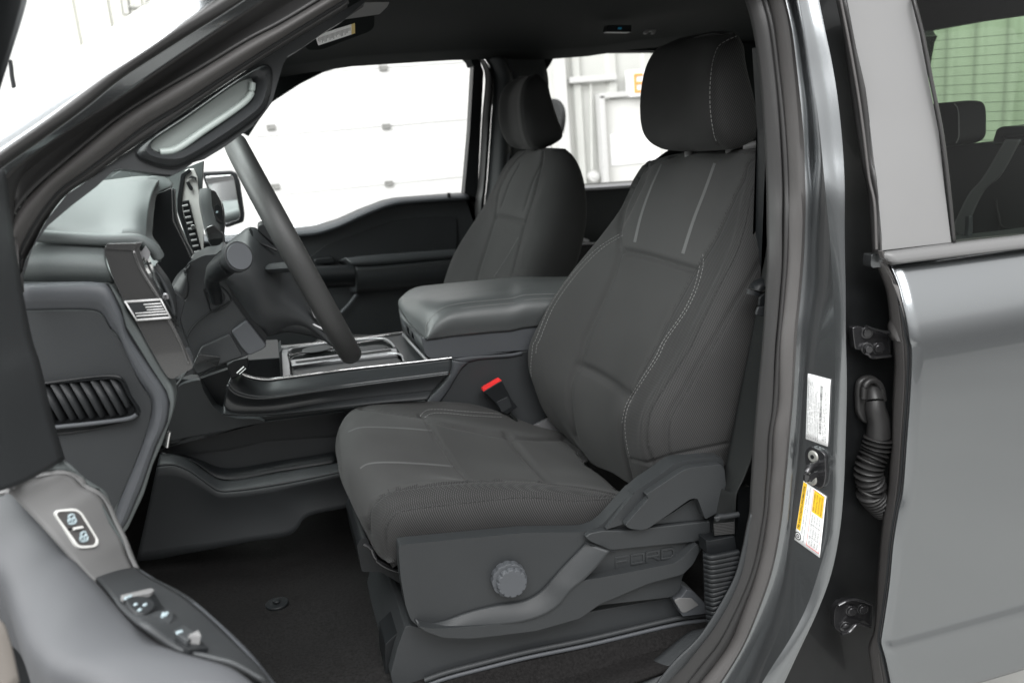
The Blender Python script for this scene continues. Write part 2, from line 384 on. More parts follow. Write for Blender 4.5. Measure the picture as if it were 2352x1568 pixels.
def bar(m, x0, z0, x1, z1, w, y, th=.006):
    a = Vector((x0, y, z0)); b = Vector((x1, y, z1)); d = (b-a); L = d.length; d.normalize(); u = d.cross(Vector((0, 1, 0))).normalized()
    v, f = box_geo((a+b)/2, L+w*.98, th, w, (d, Vector((0, 1, 0)), u)); m.add(v, f)
le = MB(); x = un(1459, 190, ff_y).x; lwid = .055; z0, z1 = zc-hh/2, zc+hh/2
bar(le, x, z0, x, z1, lw, ff_y)
for k, zz in enumerate((z0, zc, z1)): bar(le, x, zz, x+lwid, zz, lw, ff_y-.001*(k+1))
x += .105; bar(le, x, z0, x+lwid, z1, lw, ff_y-.001); bar(le, x, z1, x+lwid, z0, lw, ff_y-.003)
x += .10; bar(le, x, z0, x, z1, lw, ff_y)
x += .045; bar(le, x, z1, x+lwid*1.1, z1, lw, ff_y-.001); bar(le, x+lwid*.55, z0, x+lwid*.55, z1, lw, ff_y)
le.build('letters', M['orange'], ex)
c = un(1360, 405, YW-.05); v, f_ = disc_geo(c, (0, -1, 0), .042, .05); bx = MB(); bx.add(v, f_)
v, f_ = disc_geo(c+Vector((0, -.05, 0)), (0, -1, 0), .02, .012); bx.add(v, f_)
pb = tag(mods(bx.build('round_wall_box', M['white_wall']), .003), 'small round white electrical box on the wall beside the entry door', 'electrical box')
cp = MB(); v, f_ = tube_geo([un(1357, 190, YW-.04), un(1360, 392, YW-.04)], .009, steps=4); cp.add(v, f_)
tag(cp.build('conduit', M['grey_wall']), 'thin vertical conduit running down to the round electrical box', 'conduit')
# cladding piece and garage door top visible beyond the open front door (upper left)
a = un(100, 60, YW-.12); b = un(292, 60, YW-.12)
uw = wall_piece('metal_wall', a.x+.02, b.x+.02, .46, 2.6, YW-.12, .205, M['mid_wall'], 'grey-white ribbed cladding panel high behind the windscreen pillar', 'wall', rib=.03)
tag(wall_piece('metal_wall', -6.5, gx0+.02, -1.8, 2.6, YW+.08, .9, M['white_wall'], 'bright white wall beyond the open front door, left of the cladding', 'wall', rib=.01))
tr = MB()
for (x0, y0, x1, y1, r_) in ((287, 0, 292, 34, .03), (292, 16, 325, 18, .018), (296, 30, 322, 31, .014)):
    v, f_ = tube_geo([un(x0, y0, YW-.2), un(x1, y1, YW-.2)], r_, steps=3, n=6); tr.add(v, f_)
tag(tr.build('track_bracket', M['hinge']), 'steel track bracket beside the cladding at the top left', 'bracket')
# tan/green cladding behind the cab's rear glass
gw = MB(); y = 1.0; ys = []
while y < 6.7: ys += [(y, 0), (y+.17, 0), (y+.185, -.03), (y+.235, -.03), (y+.25, 0)]; y += .30
n = len(ys); XG = 5.5
v = [(XG+b, a, -1.8) for a, b in ys]+[(XG+b, a, 2.6) for a, b in ys]; gw.add(v, [(i, i+1, i+1+n, i+n) for i in range(n-1)])
g_ = tag(mods(gw.build('metal_wall', M['mid_wall'], sharp=20), solid=.03), 'ribbed metal wall seen green-tinted through the rear cab glass', 'wall')
# ================================================================ the truck
truck = empty('pickup_truck', (0.6, 2.09, 0), 'dark grey pickup truck with its driver door open, showing a charcoal cloth front cabin', 'truck')
# ---- body shell that closes the cab (roof, far side, back, floor pan)
YC = 2.09
def mirY(p): return Vector((p[0], 2*YC-p[1], p[2]))
ro = MB(); pts = []
for x in np.linspace(-.06, 2.15, 12):
    row = []
    for y in np.linspace(1.19, 2.99, 15):
        t = (y-YC)/.9; row.append((x, y, .345-.055*t**4-.05*max(0, (.35-x))*2))
    pts += row
ro.add(pts, grid_faces(12, 15)); mods(ro.build('roof', M['paint'], truck), solid=.012)
# headliner follows just under the roof
hl = []
for x in np.linspace(.02, 2.1, 14):
    for y in np.linspace(1.26, 2.90, 19):
        t = (y-YC)/.82; hl.append((x, y, .285-.06*abs(t)**5-.02*math.exp(-((x-1.05)/.2)**2)-.10*max(0, (.30-x))))
mods(link('headliner', hl, grid_faces(14, 19), M['liner'], truck), solid=.01)
# far side: outer panel and its windows as pieces (Y about 2.93)
YP = 2.95
def far(name, s, mat_, Y=YP, th=.05, r=6, bev=.006, parent=None): return slab(name, s, Y, th, mat_, parent or truck, r, bev)
# passenger door inner panel
pdoor = far('passenger_door', 'f 2060,345 2062,900 2062,1620 -400,1700 -400,690 0,700 300,665 555,637 720,618 900,565 1100,475 1300,400 1400,378 1600,362 1960,338', M['plastic'], YP, .10, 8, .012)
far('door_panel_recess', 'f 1890,540 1895,800 1300,880 900,905 620,900 800,760 1000,690 1200,610 1400,555 1600,530 1840,520', M['plastic_d'], YP-.004, .02, 12, .002, pdoor)
v, f_ = band(P3('f 960,872 1060,858 1400,830 1890,795', YP-.075), P3('f 1045,945 1200,940 1500,915 1880,880', YP-.085), .012); a1 = MB(); a1.add(v, f_)
v, f_ = band(P3('f 1045,945 1200,940 1500,915 1880,880', YP-.085), P3('f 1050,1160 1200,1150 1500,1130 1800,1110', YP-.05), .015); a1.add(v, f_)
v, f_ = band(P3('f 960,872 1045,945 1050,1160', YP-.075), P3('f 900,900 960,960 1000,1160', YP-.01), 0, 20, 3); a1.add(v, f_)
mods(a1.build('door_armrest', M['plastic'], pdoor), solid=.004)
tube('stitching', P3('f 1055,972 1200,967 1500,938 1840,900', YP-.095), .0016, M['thread_d'], pdoor)
v, f_ = band(P3('f 560,950 740,940 900,932 1040,925', YP-.08), P3('f 560,1120 740,1125 900,1118 1040,1112', YP-.06), .02); a1 = MB(); a1.add(v, f_)
mods(a1.build('pull_handle', M['plastic_k'], pdoor), solid=.004)
far('switch_pod', 'f 700,880 860,862 880,915 700,925', M['plastic_k'], YP-.05, .05, 8, .004, pdoor)
tube('pocket_edge', P3('f 925,1330 1000,1250 1060,1170', YP-.03), .007, M['plastic_l'], pdoor)
tube('lock_pin', [un(1031, 454, YP-.03), un(1031, 443, YP-.03)], .006, M['plastic_k'], pdoor)
# belt reveal of the passenger door (bright upper edge)
v, f_ = band(P3('f -400,690 0,700 300,667 555,640 720,621 900,568 1100,478 1300,403 1400,381 1600,365 1960,341', YP-.006), P3('f -400,740 0,750 300,715 560,690 720,675 900,620 1100,530 1300,450 1400,425 1600,405 2000,378', YP-.03), .012)
a1 = MB(); a1.add(v, f_); mods(a1.build('door_sill_cap', M['plastic_l'], pdoor), solid=.004)
# window surround: header / A pillar / B pillar trims
far('pillar_trim', 'b 150,1140 330,860 590,690 800,585 1000,528 1300,494 1600,474 1900,458 1960,466 2010,500 2034,560 2150,440 2150,300 1300,300 700,400 400,520 150,900 0,1050', M['liner'], YP-.02, .09, 5, .006)
far('window_frame', 'b 2030,560 2010,500 1960,465 1900,456 1905,440 2000,440 2080,500 2115,600 2090,1100 2062,1700 2057,1935 1953,1625 1965,1500 2000,1100', M['plastic_k'], YP+.0, .05, 4, .004)
v, f_ = band(P3('b 1960,440 2060,490 2120,600 2100,1000 2065,1567 f 2045,400 2050,600', YP-.02), P3('b 2000,430 2120,500 2190,640 2175,1000 2135,1567 f 2122,400 2115,600', YP-.03), .02); a1 = MB(); a1.add(v, f_)
mods(a1.build('door_seal', M['rubber'], truck), solid=.004)
v, f_ = band(P3('b 2120,480 2195,640 2178,1000 2140,1567 f 2125,400 2118,900', YP-.035), P3('b 2300,480 2360,640 2352,1000 2330,1567 f 2300,400 2300,900', YP-.06), .03); a1 = MB(); a1.add(v, f_)
v, f_ = band(P3('b 2300,480 2360,640 2352,1000 2330,1567 f 2300,400 2300,900', YP-.06), P3('c 470,440 500,560 520,700 490,1000 g 340,120 340,900', YP-.02), .0); a1.add(v, f_)
mods(a1.build('pillar_trim', M['plastic'], truck), solid=.004)
far('belt_guide', 'c 200,1270 190,1330 175,1460 230,1420', M['plastic_k'], YP-.12, .03, 4, .003)
# rear passenger door
far('pillar_trim', 'c 440,300 2300,300 2352,426 1430,424 680,430 620,445 560,490 540,530 480,620 440,500', M['liner'], YP-.02, .09, 5, .006)
far('pillar_trim', 'z 1672,100 1830,100 1830,440 1700,440', M['liner'], YP-.03, .05, 2, .004)
rpd = far('rear_passenger_door', 'g 500,275 830,265 1230,238 1560,215 2400,180 2400,1600 500,1600', M['plastic_d'], YP, .1, 6, .01)
v, f_ = band(P3('g 500,272 830,262 1230,235 1560,212', YP-.01), P3('g 500,318 830,308 1230,283 1560,258', YP-.04), .012); a1 = MB(); a1.add(v, f_)
mods(a1.build('door_sill_cap', M['silver'], rpd), solid=.004)
v, f_ = band(P3('g 740,745 900,738 1000,732', YP-.10), P3('g 740,770 900,762 1000,756', YP-.10), .01); a1 = MB(); a1.add(v, f_); mods(a1.build('armrest_edge', M['silver'], rpd), solid=.004)
slab('door_handle', 'g 770,690 860,720 860,745 800,735', YP-.1, .01, M['silver'], rpd, 3, .002)
slab('armrest', 'g 700,770 1100,755 1100,1050 650,1050', YP-.09, .08, M['plastic_k'], rpd, 6, .01)
# outer skin of the far side, cab back and front closing panels (keep the daylight out)
sh = MB()
def quad(m, *p): m.add(p, [tuple(range(len(p)))])
quad(sh, (-.9, 3.08, -.27), (2.2, 3.08, -.27), (2.2, 3.06, -1.2), (-.9, 3.06, -1.2))
quad(sh, (.82, 3.0, .30), (.98, 3.0, .30), (.98, 3.07, -.27), (.83, 3.07, -.27))
quad(sh, (1.86, 3.0, .30), (2.15, 3.0, .30), (2.15, 3.07, -.27), (1.86, 3.07, -.27))
mods(sh.build('body_side', M['paint'], truck), solid=.01)
XR = 2.0
sh = MB()
quad(sh, (XR+.06, 1.2, -.28), (XR+.06, 3.0, -.28), (XR+.06, 3.0, -1.2), (XR+.06, 1.2, -1.2))
mods(sh.build('cab_back', M['plastic_k'], truck), solid=.01)
# ---- firewall, windscreen, floor, sills
sh = MB(); quad(sh, (-.62, 1.2, -.15), (-.62, 3.0, -.15), (-.62, 3.0, -1.1), (-.62, 1.2, -1.1)); quad(sh, (-.62, 1.16, -.13), (-1.5, 1.16, -.16), (-1.5, 3.02, -.16), (-.62, 3.02, -.13))
mods(sh.build('bonnet_and_firewall', M['paint'], truck), solid=.01)
ws = []
for i in range(9):
    t = i/8; x = -.62+t*.62; z = -.12+t*.40
    for j in range(13):
        u = j/12*2-1; ws.append((x+.10*u*u, YC+u*(.88-.10*t), z))
ws = link('windscreen', ws, grid_faces(9, 13), M['wind'], truck)
db = MB()
for (x0, x1, z0, z1, y0, y1) in ((-.60, -.22, -.48, -.23, 2.0, 2.93), (-.60, -.32, -.46, -.30, 1.40, 2.0), (-.60, -.40, -.60, -.20, 1.22, 1.40)):
    v_, f_ = box_geo(((x0+x1)/2, (y0+y1)/2, (z0+z1)/2), x1-x0, y1-y0, z1-z0); db.add(v_, f_)
mods(db.build('dash_body', M['dash'], truck), .03)
# ---- floor carpet
fc = []
ZF = -.932
for i in range(60):
    for j in range(50):
        x = -.55+i*.03; y = 1.275+j*.0335
        z = ZF-.06*min(1, max(0, (1.39-y)/.05))
        if x < -.1: z += (-.1-x)*.25
        z += .004*math.sin(x*19+y*7)+.003*math.sin(y*31-x*11)
        if x > .1 and y > 1.62: z += .004
        fc.append((x, y, z))
mods(link('carpet', fc, grid_faces(60, 50), M['carpet'], truck), solid=.01)
c = atZ(637, 1389, ZF+.006); v, f_ = disc_geo(c, (0, 0, 1), .024, .006); a1 = MB(); a1.add(v, f_); v, f_ = disc_geo(c+Vector((0, 0, .006)), (0, 0, 1), .008, .006); a1.add(v, f_)
mods(a1.build('carpet_fastener', M['plastic_k'], truck), .002)
# ================================================================ B pillar (door aperture, near side)
B1 = T('z 1690,-60 1713,0 1728,50 1745,150 1757,280 1764,420 1766,520 1766,600 1761,690 1756,783 1741,925 1734,1008 1727,1117 1724,1180 1718,1203 1706,1261 1688,1324 1652,1393 1606,1462 1548,1520 1500,1580 1450,1640')
B2 = T('z 1745,-60 1762,0 1777,55 1790,165 1799,247 1806,330 1811,431 1810,490 1806,600 1797,700 1788,784 1785,925 1774,981 1771,1063 1765,1117 1759,1189 1748,1261 1730,1330 1704,1405 1676,1476 1617,1555 1560,1620')
B3 = T('z 1778,-60 1793,0 1808,69 1821,165 1830,247 1837,330 1840,431 1836,573 1828,683 1821,760 1814,871 1806,981 1795,1100 1784,1203 1765,1304 1736,1390 1699,1476 1649,1560 1600,1630')
B4 = T('z 1810,-60 1823,0 1837,69 1851,165 1861,247 1867,357 1867,435 1863,545 1859,655 1848,765 1839,898 1832,1008 1823,1118 1811,1232 1791,1333 1765,1410 1727,1491 1684,1570 1640,1640')
B5 = T('z 1826,-60 1836,0 1848,69 1863,165 1876,247 1887,344 1895,431 1906,545 1914,680 1917,784 1918,898 1914,1036 1912,1131 1906,1218 1883,1304 1854,1390 1817,1462 1771,1534 1730,1600 1700,1650')
B6 = T('z 1869,-60 1881,0 1895,69 1912,151 1925,234 1936,344 1940,431 1940,545 1942,655 1943,784 1945,880 1943,981 1938,1117 1929,1218 1909,1318 1877,1405 1837,1491 1795,1580 1760,1650')
yb = [1.27, 1.285, 1.30, 1.30, 1.30, 1.29]
def PB(c, Y0, Y1=None): return P3(c, [Y0+.095, Y0+.055, Y0+.015, Y0, Y0, Y0+.01, Y0+.03])
b1, b2, b3, b4, b5, b6 = PB(B1, 1.265), PB(B2, 1.258), PB(B3, 1.245), PB(B4, 1.238), PB(B5, 1.165), PB(B6, 1.150)
seal = MB()
mid12 = [a.lerp(b, .52)+Vector((0, -.012, 0)) for a, b in zip(crom(b1, 70), crom(b2, 70))]
v, f_ = band(b1, mid12, .003, 110, 7); seal.add(v, f_); v, f_ = band(mid12, b2, .009, 110, 9); seal.add(v, f_)
mods(seal.build('door_opening_seal', M['rubber'], truck), solid=.006)
gap = MB(); v, f_ = tube_geo(b2, .0035, n=6, steps=110); gap.add(v, f_)
gap.build('seal_gap', M['plastic_k'], truck)
s2 = MB(); v, f_ = band(b2, b3, .010, 110, 9, shape='flat'); s2.add(v, f_); mods(s2.build('inner_seal', M['rubber2'], truck), solid=.006)
pb_ = MB()
v, f_ = band(b3, b4, .003, 110, 9); pb_.add(v, f_); v, f_ = band(b4, b5, -.002, 110, 9); pb_.add(v, f_); v, f_ = band(b5, b6, .004, 110, 9); pb_.add(v, f_)
bm_v = [p+Vector((.02, .05, 0)) for p in crom(b6, 110)]
v, f_ = band(b6, [p+Vector((.012, .07, 0)) for p in b6], 0, 110, 3); pb_.add(v, f_)
pillar = mods(pb_.build('door_pillar', M['paint'], truck, sharp=60))
bv = BVHTree.FromPolygons(pb_.v, pb_.f)
def on_pillar(px, py, lift=.0015):
    d = ray(px, py).normalized(); loc, n, i, dist = bv.ray_cast(Vector((0, 0, 0)), d)
    if loc is None: return un(px, py, 1.18), Vector((0, -1, 0))
    if n.dot(d) > 0: n = -n
    return loc+n*lift, n
# dark recess between pillar and rear door
rc = MB()
rl = [p+Vector((.008, .045, 0)) for p in b6]
rr_ = P3('z 1960,-60 1990,100 2030,350 2040,600 2080,700 2095,900 2090,1100 2070,1300 2050,1500 2050,1650', [1.31, 1.245, 1.215, 1.215, 1.215])
v, f_ = band(rl, rr_, -.006, 60, 8); rc.add(v, f_); mods(rc.build('hinge_pillar', M['shaded_paint'], truck), solid=.004)
# striker
sp_, sn = on_pillar(1880, 1070, .001)
su = (on_pillar(1884, 1020)[0]-on_pillar(1872, 1120)[0]).normalized(); sr = su.cross(sn).normalized()
pts = [on_pillar(x, y, .0005)[0] for x, y in [(1853, 1035), (1866, 1021), (1893, 1033), (1902, 1045), (1901, 1060), (1903, 1085), (1899, 1112), (1889, 1121), (1872, 1110), (1862, 1098), (1856, 1070)]]
pts = fillet(pts, .006, 3); n_ = len(pts); a1 = MB(); off_ = -sn if sn.y > 0 else sn
a1.add([p for p in pts]+[p+off_*.006 for p in pts], [tuple(range(n_, 2*n_))]+[(i, (i+1) % n_, (i+1) % n_+n_, i+n_) for i in range(n_)])
st = mods(a1.build('door_striker', M['dmetal'], truck), .0015)
q = on_pillar(1882, 1062, .006)[0]; q2 = on_pillar(1880, 1085, .006)[0]
tube('striker_loop', [q, q+Vector((-.030, -.018, .002)), q2+Vector((-.033, -.020, .004)), q2], .0055, M['dmetal'], st, steps=24)
for px, py in ((1874, 1046), (1870, 1098)):
    a_, n_ = on_pillar(px, py, .005); v, f_ = disc_geo(a_, off_, .0115, .004, r2=.009); a1 = MB(); a1.add(v, f_); o = mods(a1.build('bolt', M['hinge'], st), .0008)
    v, f_ = disc_geo(a_+off_*.0042, off_, .004, .0006, 6); a1 = MB(); a1.add(v, f_); a1.build('bolt_socket', M['plastic_k'], st)
# labels on the pillar: (u along the text direction, v across)
def label(name, corners, parent, lab=None):
    """corners: TL, TR, BR, BL in the photo where 'T' is the sticker's own top edge; returns place(u,v,lift)"""
    P = [on_pillar(x, y, .0012)[0] for x, y in corners]
    def place(u, v, lift=0):
        a = P[0].lerp(P[1], u); b = P[3].lerp(P[2], u); p = a.lerp(b, v); return p+off_*lift
    a1 = MB(); nu = 10; g = [place(i/(nu-1), j/(nu-1)) for i in range(nu) for j in range(nu)]
    a1.add(g, grid_faces(nu, nu)); o = mods(a1.build(name, M['paper'], parent), solid=.0004)
    return o, place
def ink(name, rects, place, mat_, parent, lift=.0006):
    a1 = MB()
    for (u0, v0, u1, v1) in rects: a1.add([place(u0, v0, lift), place(u1, v0, lift), place(u1, v1, lift), place(u0, v1, lift)], [(0, 1, 2, 3)])
    return a1.build(name, mat_, parent, smooth=False)
_font = {}
def words(txt, u0, v0, u1, v1, place, m, lift=.0008, bold=0):
    """set a line of real lettering into the cell u0..u1 / v0..v1 (v0 top of letters)"""
    cu = bpy.data.curves.new('t', 'FONT'); cu.body = txt; cu.resolution_u = 2; cu.offset = bold
    ob = bpy.data.objects.new('t', cu); C.objects.link(ob); bpy.context.view_layer.update()
    dg = bpy.context.evaluated_depsgraph_get(); me = bpy.data.meshes.new_from_object(ob.evaluated_get(dg))
    vs = [v.co.copy() for v in me.vertices]; fs = [tuple(p.vertices) for p in me.polygons]
    bpy.data.objects.remove(ob); bpy.data.curves.remove(cu); bpy.data.meshes.remove(me)
    if not vs: return
    xa = min(v.x for v in vs); xb = max(v.x for v in vs); ya = min(0, min(v.y for v in vs)); yb_ = max(v.y for v in vs)
    m.add([place(u0+(v.x-xa)/(xb-xa)*(u1-u0), v1-(v.y-ya)/(yb_-ya)*(v1-v0), lift) for v in vs], fs)
# certification label: text runs bottom -> top of the photo
L1, pl = label('certification_label', [(1852, 1007), (1857, 857), (1909, 871), (1903, 1025)], truck)
tx = MB()
rows = [('MFD. BY FORD MOTOR CO.   DATE 05/26   GVWR 3016 KG 6650 LB', .03, .95), ('FRONT GAWR 1565 KG 3450 LB   REAR GAWR 1542 KG 3400 LB', .03, .93), ('WITH 275/60R20 115T TIRES   WITH 275/60R20 115T TIRES', .03, .9),
        ('20X8.5J RIMS AT 240 kPa 35 PSI COLD   240 kPa 35 PSI COLD', .03, .86), ('THIS VEHICLE CONFORMS TO ALL APPLICABLE FEDERAL MOTOR VEHICLE', .03, .74), ('SAFETY STANDARDS IN EFFECT ON THE DATE OF MANUFACTURE', .03, .78)]
for k, (s, a, b) in enumerate(rows): words(s, a, .045+.075*k, b, .10+.075*k, pl, tx)
words('1FTEW2LP8TFA08723   TYPE TRUCK', .03, .50, .62, .555, pl, tx)
words('EXT PNT   M7   RC 33   DSO', .06, .73, .55, .775, pl, tx); words('WB INT TR TP/PS R AXLE TR SPR', .06, .80, .80, .845, pl, tx); words('145  DB  4 7  19 2  5UAA', .06, .87, .78, .915, pl, tx)
tx.build('lettering', M['ink'], L1, smooth=False)
random.seed(3); bars = []; u = .14
while u < .86:
    w_ = random.choice((.004, .004, .008, .012)); bars.append((u, .58, u+w_, .69)); u += w_+random.choice((.004, .006, .009))
ink('barcode', bars, pl, M['ink'], L1)
# tyre and loading label
L2, pl2 = label('tire_label', [(1826, 1238), (1847, 1103), (1899, 1139), (1884, 1280)], truck)
ink('yellow_banner', [(.20, .01, .985, .17), ], pl2, M['yellow'], L2)
ink('yellow_panel', [(.62, .50, .97, .93)], pl2, M['yellow'], L2)
tx = MB(); words('TIRE AND LOADING INFORMATION', .215, .045, .93, .135, pl2, tx, .0011, .012)
words('SEATING CAPACITY  TOTAL 5  FRONT 2  REAR 3', .17, .215, .92, .265, pl2, tx, .0009)
words('The combined weight of occupants and cargo should never exceed 738 kg or 1628 lbs.', .05, .31, .97, .37, pl2, tx, .0009, .005)
for k, s in enumerate(('SEE OWNERS', 'MANUAL FOR', 'ADDITIONAL', 'INFORMATION')): words(s, .65, .525+.105*k, .94, .59+.105*k, pl2, tx, .0011)
for k, s in enumerate(('TIRE   SIZE   COLD TIRE PRESSURE', 'FRONT  275/60R20 115T  240 KPA', 'REAR   275/60R20 115T  240 KPA', 'SPARE  265/70R18 116T  240 KPA')): words(s, .09, .53+.105*k, .59, .58+.105*k, pl2, tx, .0009)
tx.build('lettering', M['ink'], L2, smooth=False)
ink('red_border', [(.05, .46, .98, .475), (.05, .94, .98, .955), (.05, .46, .06, .955), (.97, .46, .98, .955)], pl2, M['redi'], L2)
ink('table_lines', [(.06, .60, .61, .606), (.06, .71, .61, .716), (.06, .815, .61, .821), (.21, .48, .215, .93), (.42, .48, .425, .93)], pl2, M['inkg'], L2)
bars = []; u = .985; v = .30
while v < .92:
    w_ = random.choice((.006, .006, .012)); bars.append((.985, v-.02, 1.03, v-.02+w_)); v += w_+random.choice((.007, .012))
ink('tyre_symbol', [], pl2, M['ink'], L2) if False else None
a1 = MB(); cc = pl2(.10, .11, .0008); uu = (pl2(.2, .11)-pl2(0, .11)).normalized(); vv_ = (pl2(.1, .25)-pl2(.1, 0)).normalized()
for r0, r1 in ((.0075, .0055), (.0035, .0015)):
    k = len(a1.v); a1.add([cc+uu*math.cos(t)*r+vv_*math.sin(t)*r for r in (r0, r1) for t in np.linspace(0, 2*math.pi, 20, endpoint=False)], grid_faces(2, 20, False, True))
a1.build('tyre_symbol', M['ink'], L2, smooth=False)
# hinges
def hinge(cx_, cy_, bolts, flip=1):
    Y0 = 1.182
    o = slab('door_hinge', [(cx_-28, cy_-32), (cx_-14, cy_-36), (cx_+6, cy_-30), (cx_+48, cy_-22), (cx_+60, cy_-22), (cx_+60, cy_+38), (cx_+44, cy_+36), (cx_+14, cy_+34), (cx_-4, cy_+22), (cx_-22, cy_+18), (cx_-26, cy_-10)] if flip > 0 else
             [(cx_-36, cy_-20), (cx_-26, cy_-34), (cx_-8, cy_-40), (cx_+14, cy_-42), (cx_+50, cy_-32), (cx_+50, cy_+22), (cx_+30, cy_+6), (cx_+8, cy_+14), (cx_-2, cy_+30), (cx_-20, cy_+36), (cx_-36, cy_+24), (cx_-38, cy_+2)], Y0, .012, M['dmetal'], truck, 5, .003)
    for bx, by, big in bolts:
        c = un(bx, by, Y0); a1 = MB(); v, f = disc_geo(c, (-.25, -1, 0), .0105, .004, 24); a1.add(v, f); v, f = disc_geo(c+Vector((-.001, -.004, 0)), (-.25, -1, 0), .008, .008 if big else .003, 6 if big else 18, r2=.0068); a1.add(v, f)
        mods(a1.build('bolt', M['dmetal'], o), .001)
    rim = [(cx_+4, cy_-34), (cx_+14, cy_-30), (cx_+34, cy_-24), (cx_+56, cy_-20)]; low = [(cx_+6, cy_+28), (cx_+14, cy_+36), (cx_+36, cy_+35), (cx_+58, cy_+33)]
    if flip < 0: rim = [(cx_-30, cy_-30), (cx_-10, cy_-40), (cx_+14, cy_-42), (cx_+48, cy_-32)]; low = [(cx_-22, cy_+36), (cx_-4, cy_+30), (cx_+12, cy_+14), (cx_+44, cy_+20)]
    for pp in (rim, low): v, f = tube_geo([un(x, y, Y0-.012) for x, y in pp], .0045, n=8, steps=16, flat=.6); a1 = MB(); a1.add(v, f); a1.build('hinge_flange', M['dmetal'], o)
hinge(1986, 784, [(1990, 763, 0), (1990, 799, 1), (2016, 799, 0)])
hinge(1954, 1418, [(1954, 1400, 0), (1980, 1396, 0), (1941, 1436, 0)], -1)
# wiring boot
wb = tube('wiring_boot', P3('l 1080,680 1100,760 1110,850 1135,950 1135,1080', [1.20, 1.185, 1.18, 1.18]), .018, M['rubber'], truck, rfun=lambda t: .82+.3*t, steps=30)
gr = slab('grommet', 'l 960,700 975,620 1030,578 1100,570 1160,610 1190,690 1200,800 1195,980 1080,990 1010,960 965,880', 1.192, .012, M['rubber'], wb, 12, .005)
tube('grommet_lip', P3('l 1010,760 1020,660 1060,615 1110,615 1155,660 1180,780', 1.186), .005, M['rubber'], wb)
ctr = crom(P3('l 1135,1090 1110,1200 1068,1300 1052,1400 1080,1480 p 1120,30 1180,120 1230,190', [1.18, 1.18, 1.185, 1.20]), 241)
def corr(t): return 1+.20*math.sin(t*2*math.pi*21)
tube('bellows', ctr, .0205, M['rubber'], wb, steps=241, rfun=lambda t: corr(t)*(1-.15*max(0, t-.8)*5), n=14)
# ================================================================ rear door
rd = MB()
L_ = P3('h 1255,935 1300,1080 1330,1250 1375,1567 l 1400,300 1392,700 1378,1100 1345,1567 p 1365,200 1330,450 1290,800 1225,1200 1212,1250 1225,1400 1245,1568 1262,1700', [1.155, 1.115, 1.10, 1.095, 1.10, 1.115])
R_ = []
RX = 1.75
for p in crom(L_, 60): R_.append(Vector((RX, p.y-.004, p.z-.002 if True else p.z)))
# skin with shoulder and creases: built as rows of constant height, shape taken across Z
rows = []; NL = 120; Lc = crom(L_, NL)
ztop = Lc[0].z; zcr = un(2040, 1470, 1.10).z
for p in Lc:
    z = p.z; t = (ztop-z)
    y = 1.158-.060*math.tanh(t/.085)
    if z < zcr: y += -.007*(1-math.exp(-(zcr-z)/.014))
    rows.append((p, y))
v = []; NX = 40
for p, y in rows:
    for i in range(NX):
        s = i/(NX-1); x = p.x+(RX-p.x)*s; hem = 0
        v.append(Vector((x, y+hem, p.z)))
skin = mods(link('rear_door', v, grid_faces(NL, NX), M['paint'], truck, sharp=80), solid=.006)
Eh = P3('h 1100,900 1130,960 1200,1150 1240,1567 l 1230,100 1265,400 1250,800 1215,1400 p 1260,0 1215,300 1180,700 1150,1150 1110,1270 1130,1450 1145,1568 1160,1700', 1.175)
hem = MB(); Le = [Vector((p.x-.001, y+.010, p.z)) for p, y in rows]
mid = [a.lerp(b, .45)+Vector((0, -.012, 0)) for a, b in zip(crom(Eh, 60), crom(Le, 60))]
v, f_ = band(Eh, mid, .004, 100, 6); hem.add(v, f_); v, f_ = band(mid, Le, .005, 100, 6); hem.add(v, f_)
mods(hem.build('door_edge_seal', M['rubber2'], skin), solid=.004)
tube('edge_gap', [p+Vector((0, -.001, 0)) for p in crom(Le, 60)], .0022, M['plastic_k'], skin, steps=100, n=6)
# belt weatherstrip
bt = MB(); bl = [un(2026, 578, 1.15), un(2187, 557, 1.15), un(2352, 538, 1.15), un(2600, 507, 1.15)]; bb = [un(2046, 609, 1.142), un(2200, 590, 1.14), un(2352, 572, 1.14), un(2600, 541, 1.14)]
v, f_ = band(bl, bb, .008, 40, 8, shape='flat'); bt.add(v, f_)
mods(bt.build('window_weatherstrip', M['strip'], skin), solid=.012)
slab('weatherstrip_end', 'h 1165,815 1180,812 1250,925 1225,928 1180,870', 1.146, .01, M['rubber2'], skin, 2, .002)
slab('window_frame_upper', 'h 1120,-200 1080,840 1165,832 1165,200', 1.19, .02, M['shaded_paint'], skin, 2, .002) if False else None
ap = slab('pillar_applique', 'd 862,-60 950,400 1030,750 1100,1350 h 1120,200 1165,700 1168,810 1745,742 1690,300 d 1640,1100 1560,700 1480,280 1410,0 1395,-60', plane3(un(1950, 0, 1.235), un(2030, 580, 1.152), un(2180, 556, 1.150)), .008, M['applique'], skin, 1, .0025)
v, f_ = band(P3('d 770,-60 780,0 840,300 900,750 950,1100 1000,1400 h 1040,300 1065,600 1082,830', [1.25, 1.17]), P3('d 855,-60 868,0 948,400 1028,750 1098,1350 h 1118,200 1160,600 1166,830', [1.235, 1.152]), .006, 60, 9)
a1 = MB(); a1.add(v, f_); mods(a1.build('frame_rubber', M['rubber'], skin), solid=.004)
tube('frame_rubber_lip', P3('d 820,0 880,300 960,750 1010,1100 1060,1500 h 1100,400 1120,800', [1.228, 1.155]), .0022, M['rubber2'], skin, steps=60)
slab('frame_corner', 'h 1080,840 1165,835 1240,935 1180,945 1085,955 1072,925', 1.165, .02, M['paint'], skin, 5, .003)
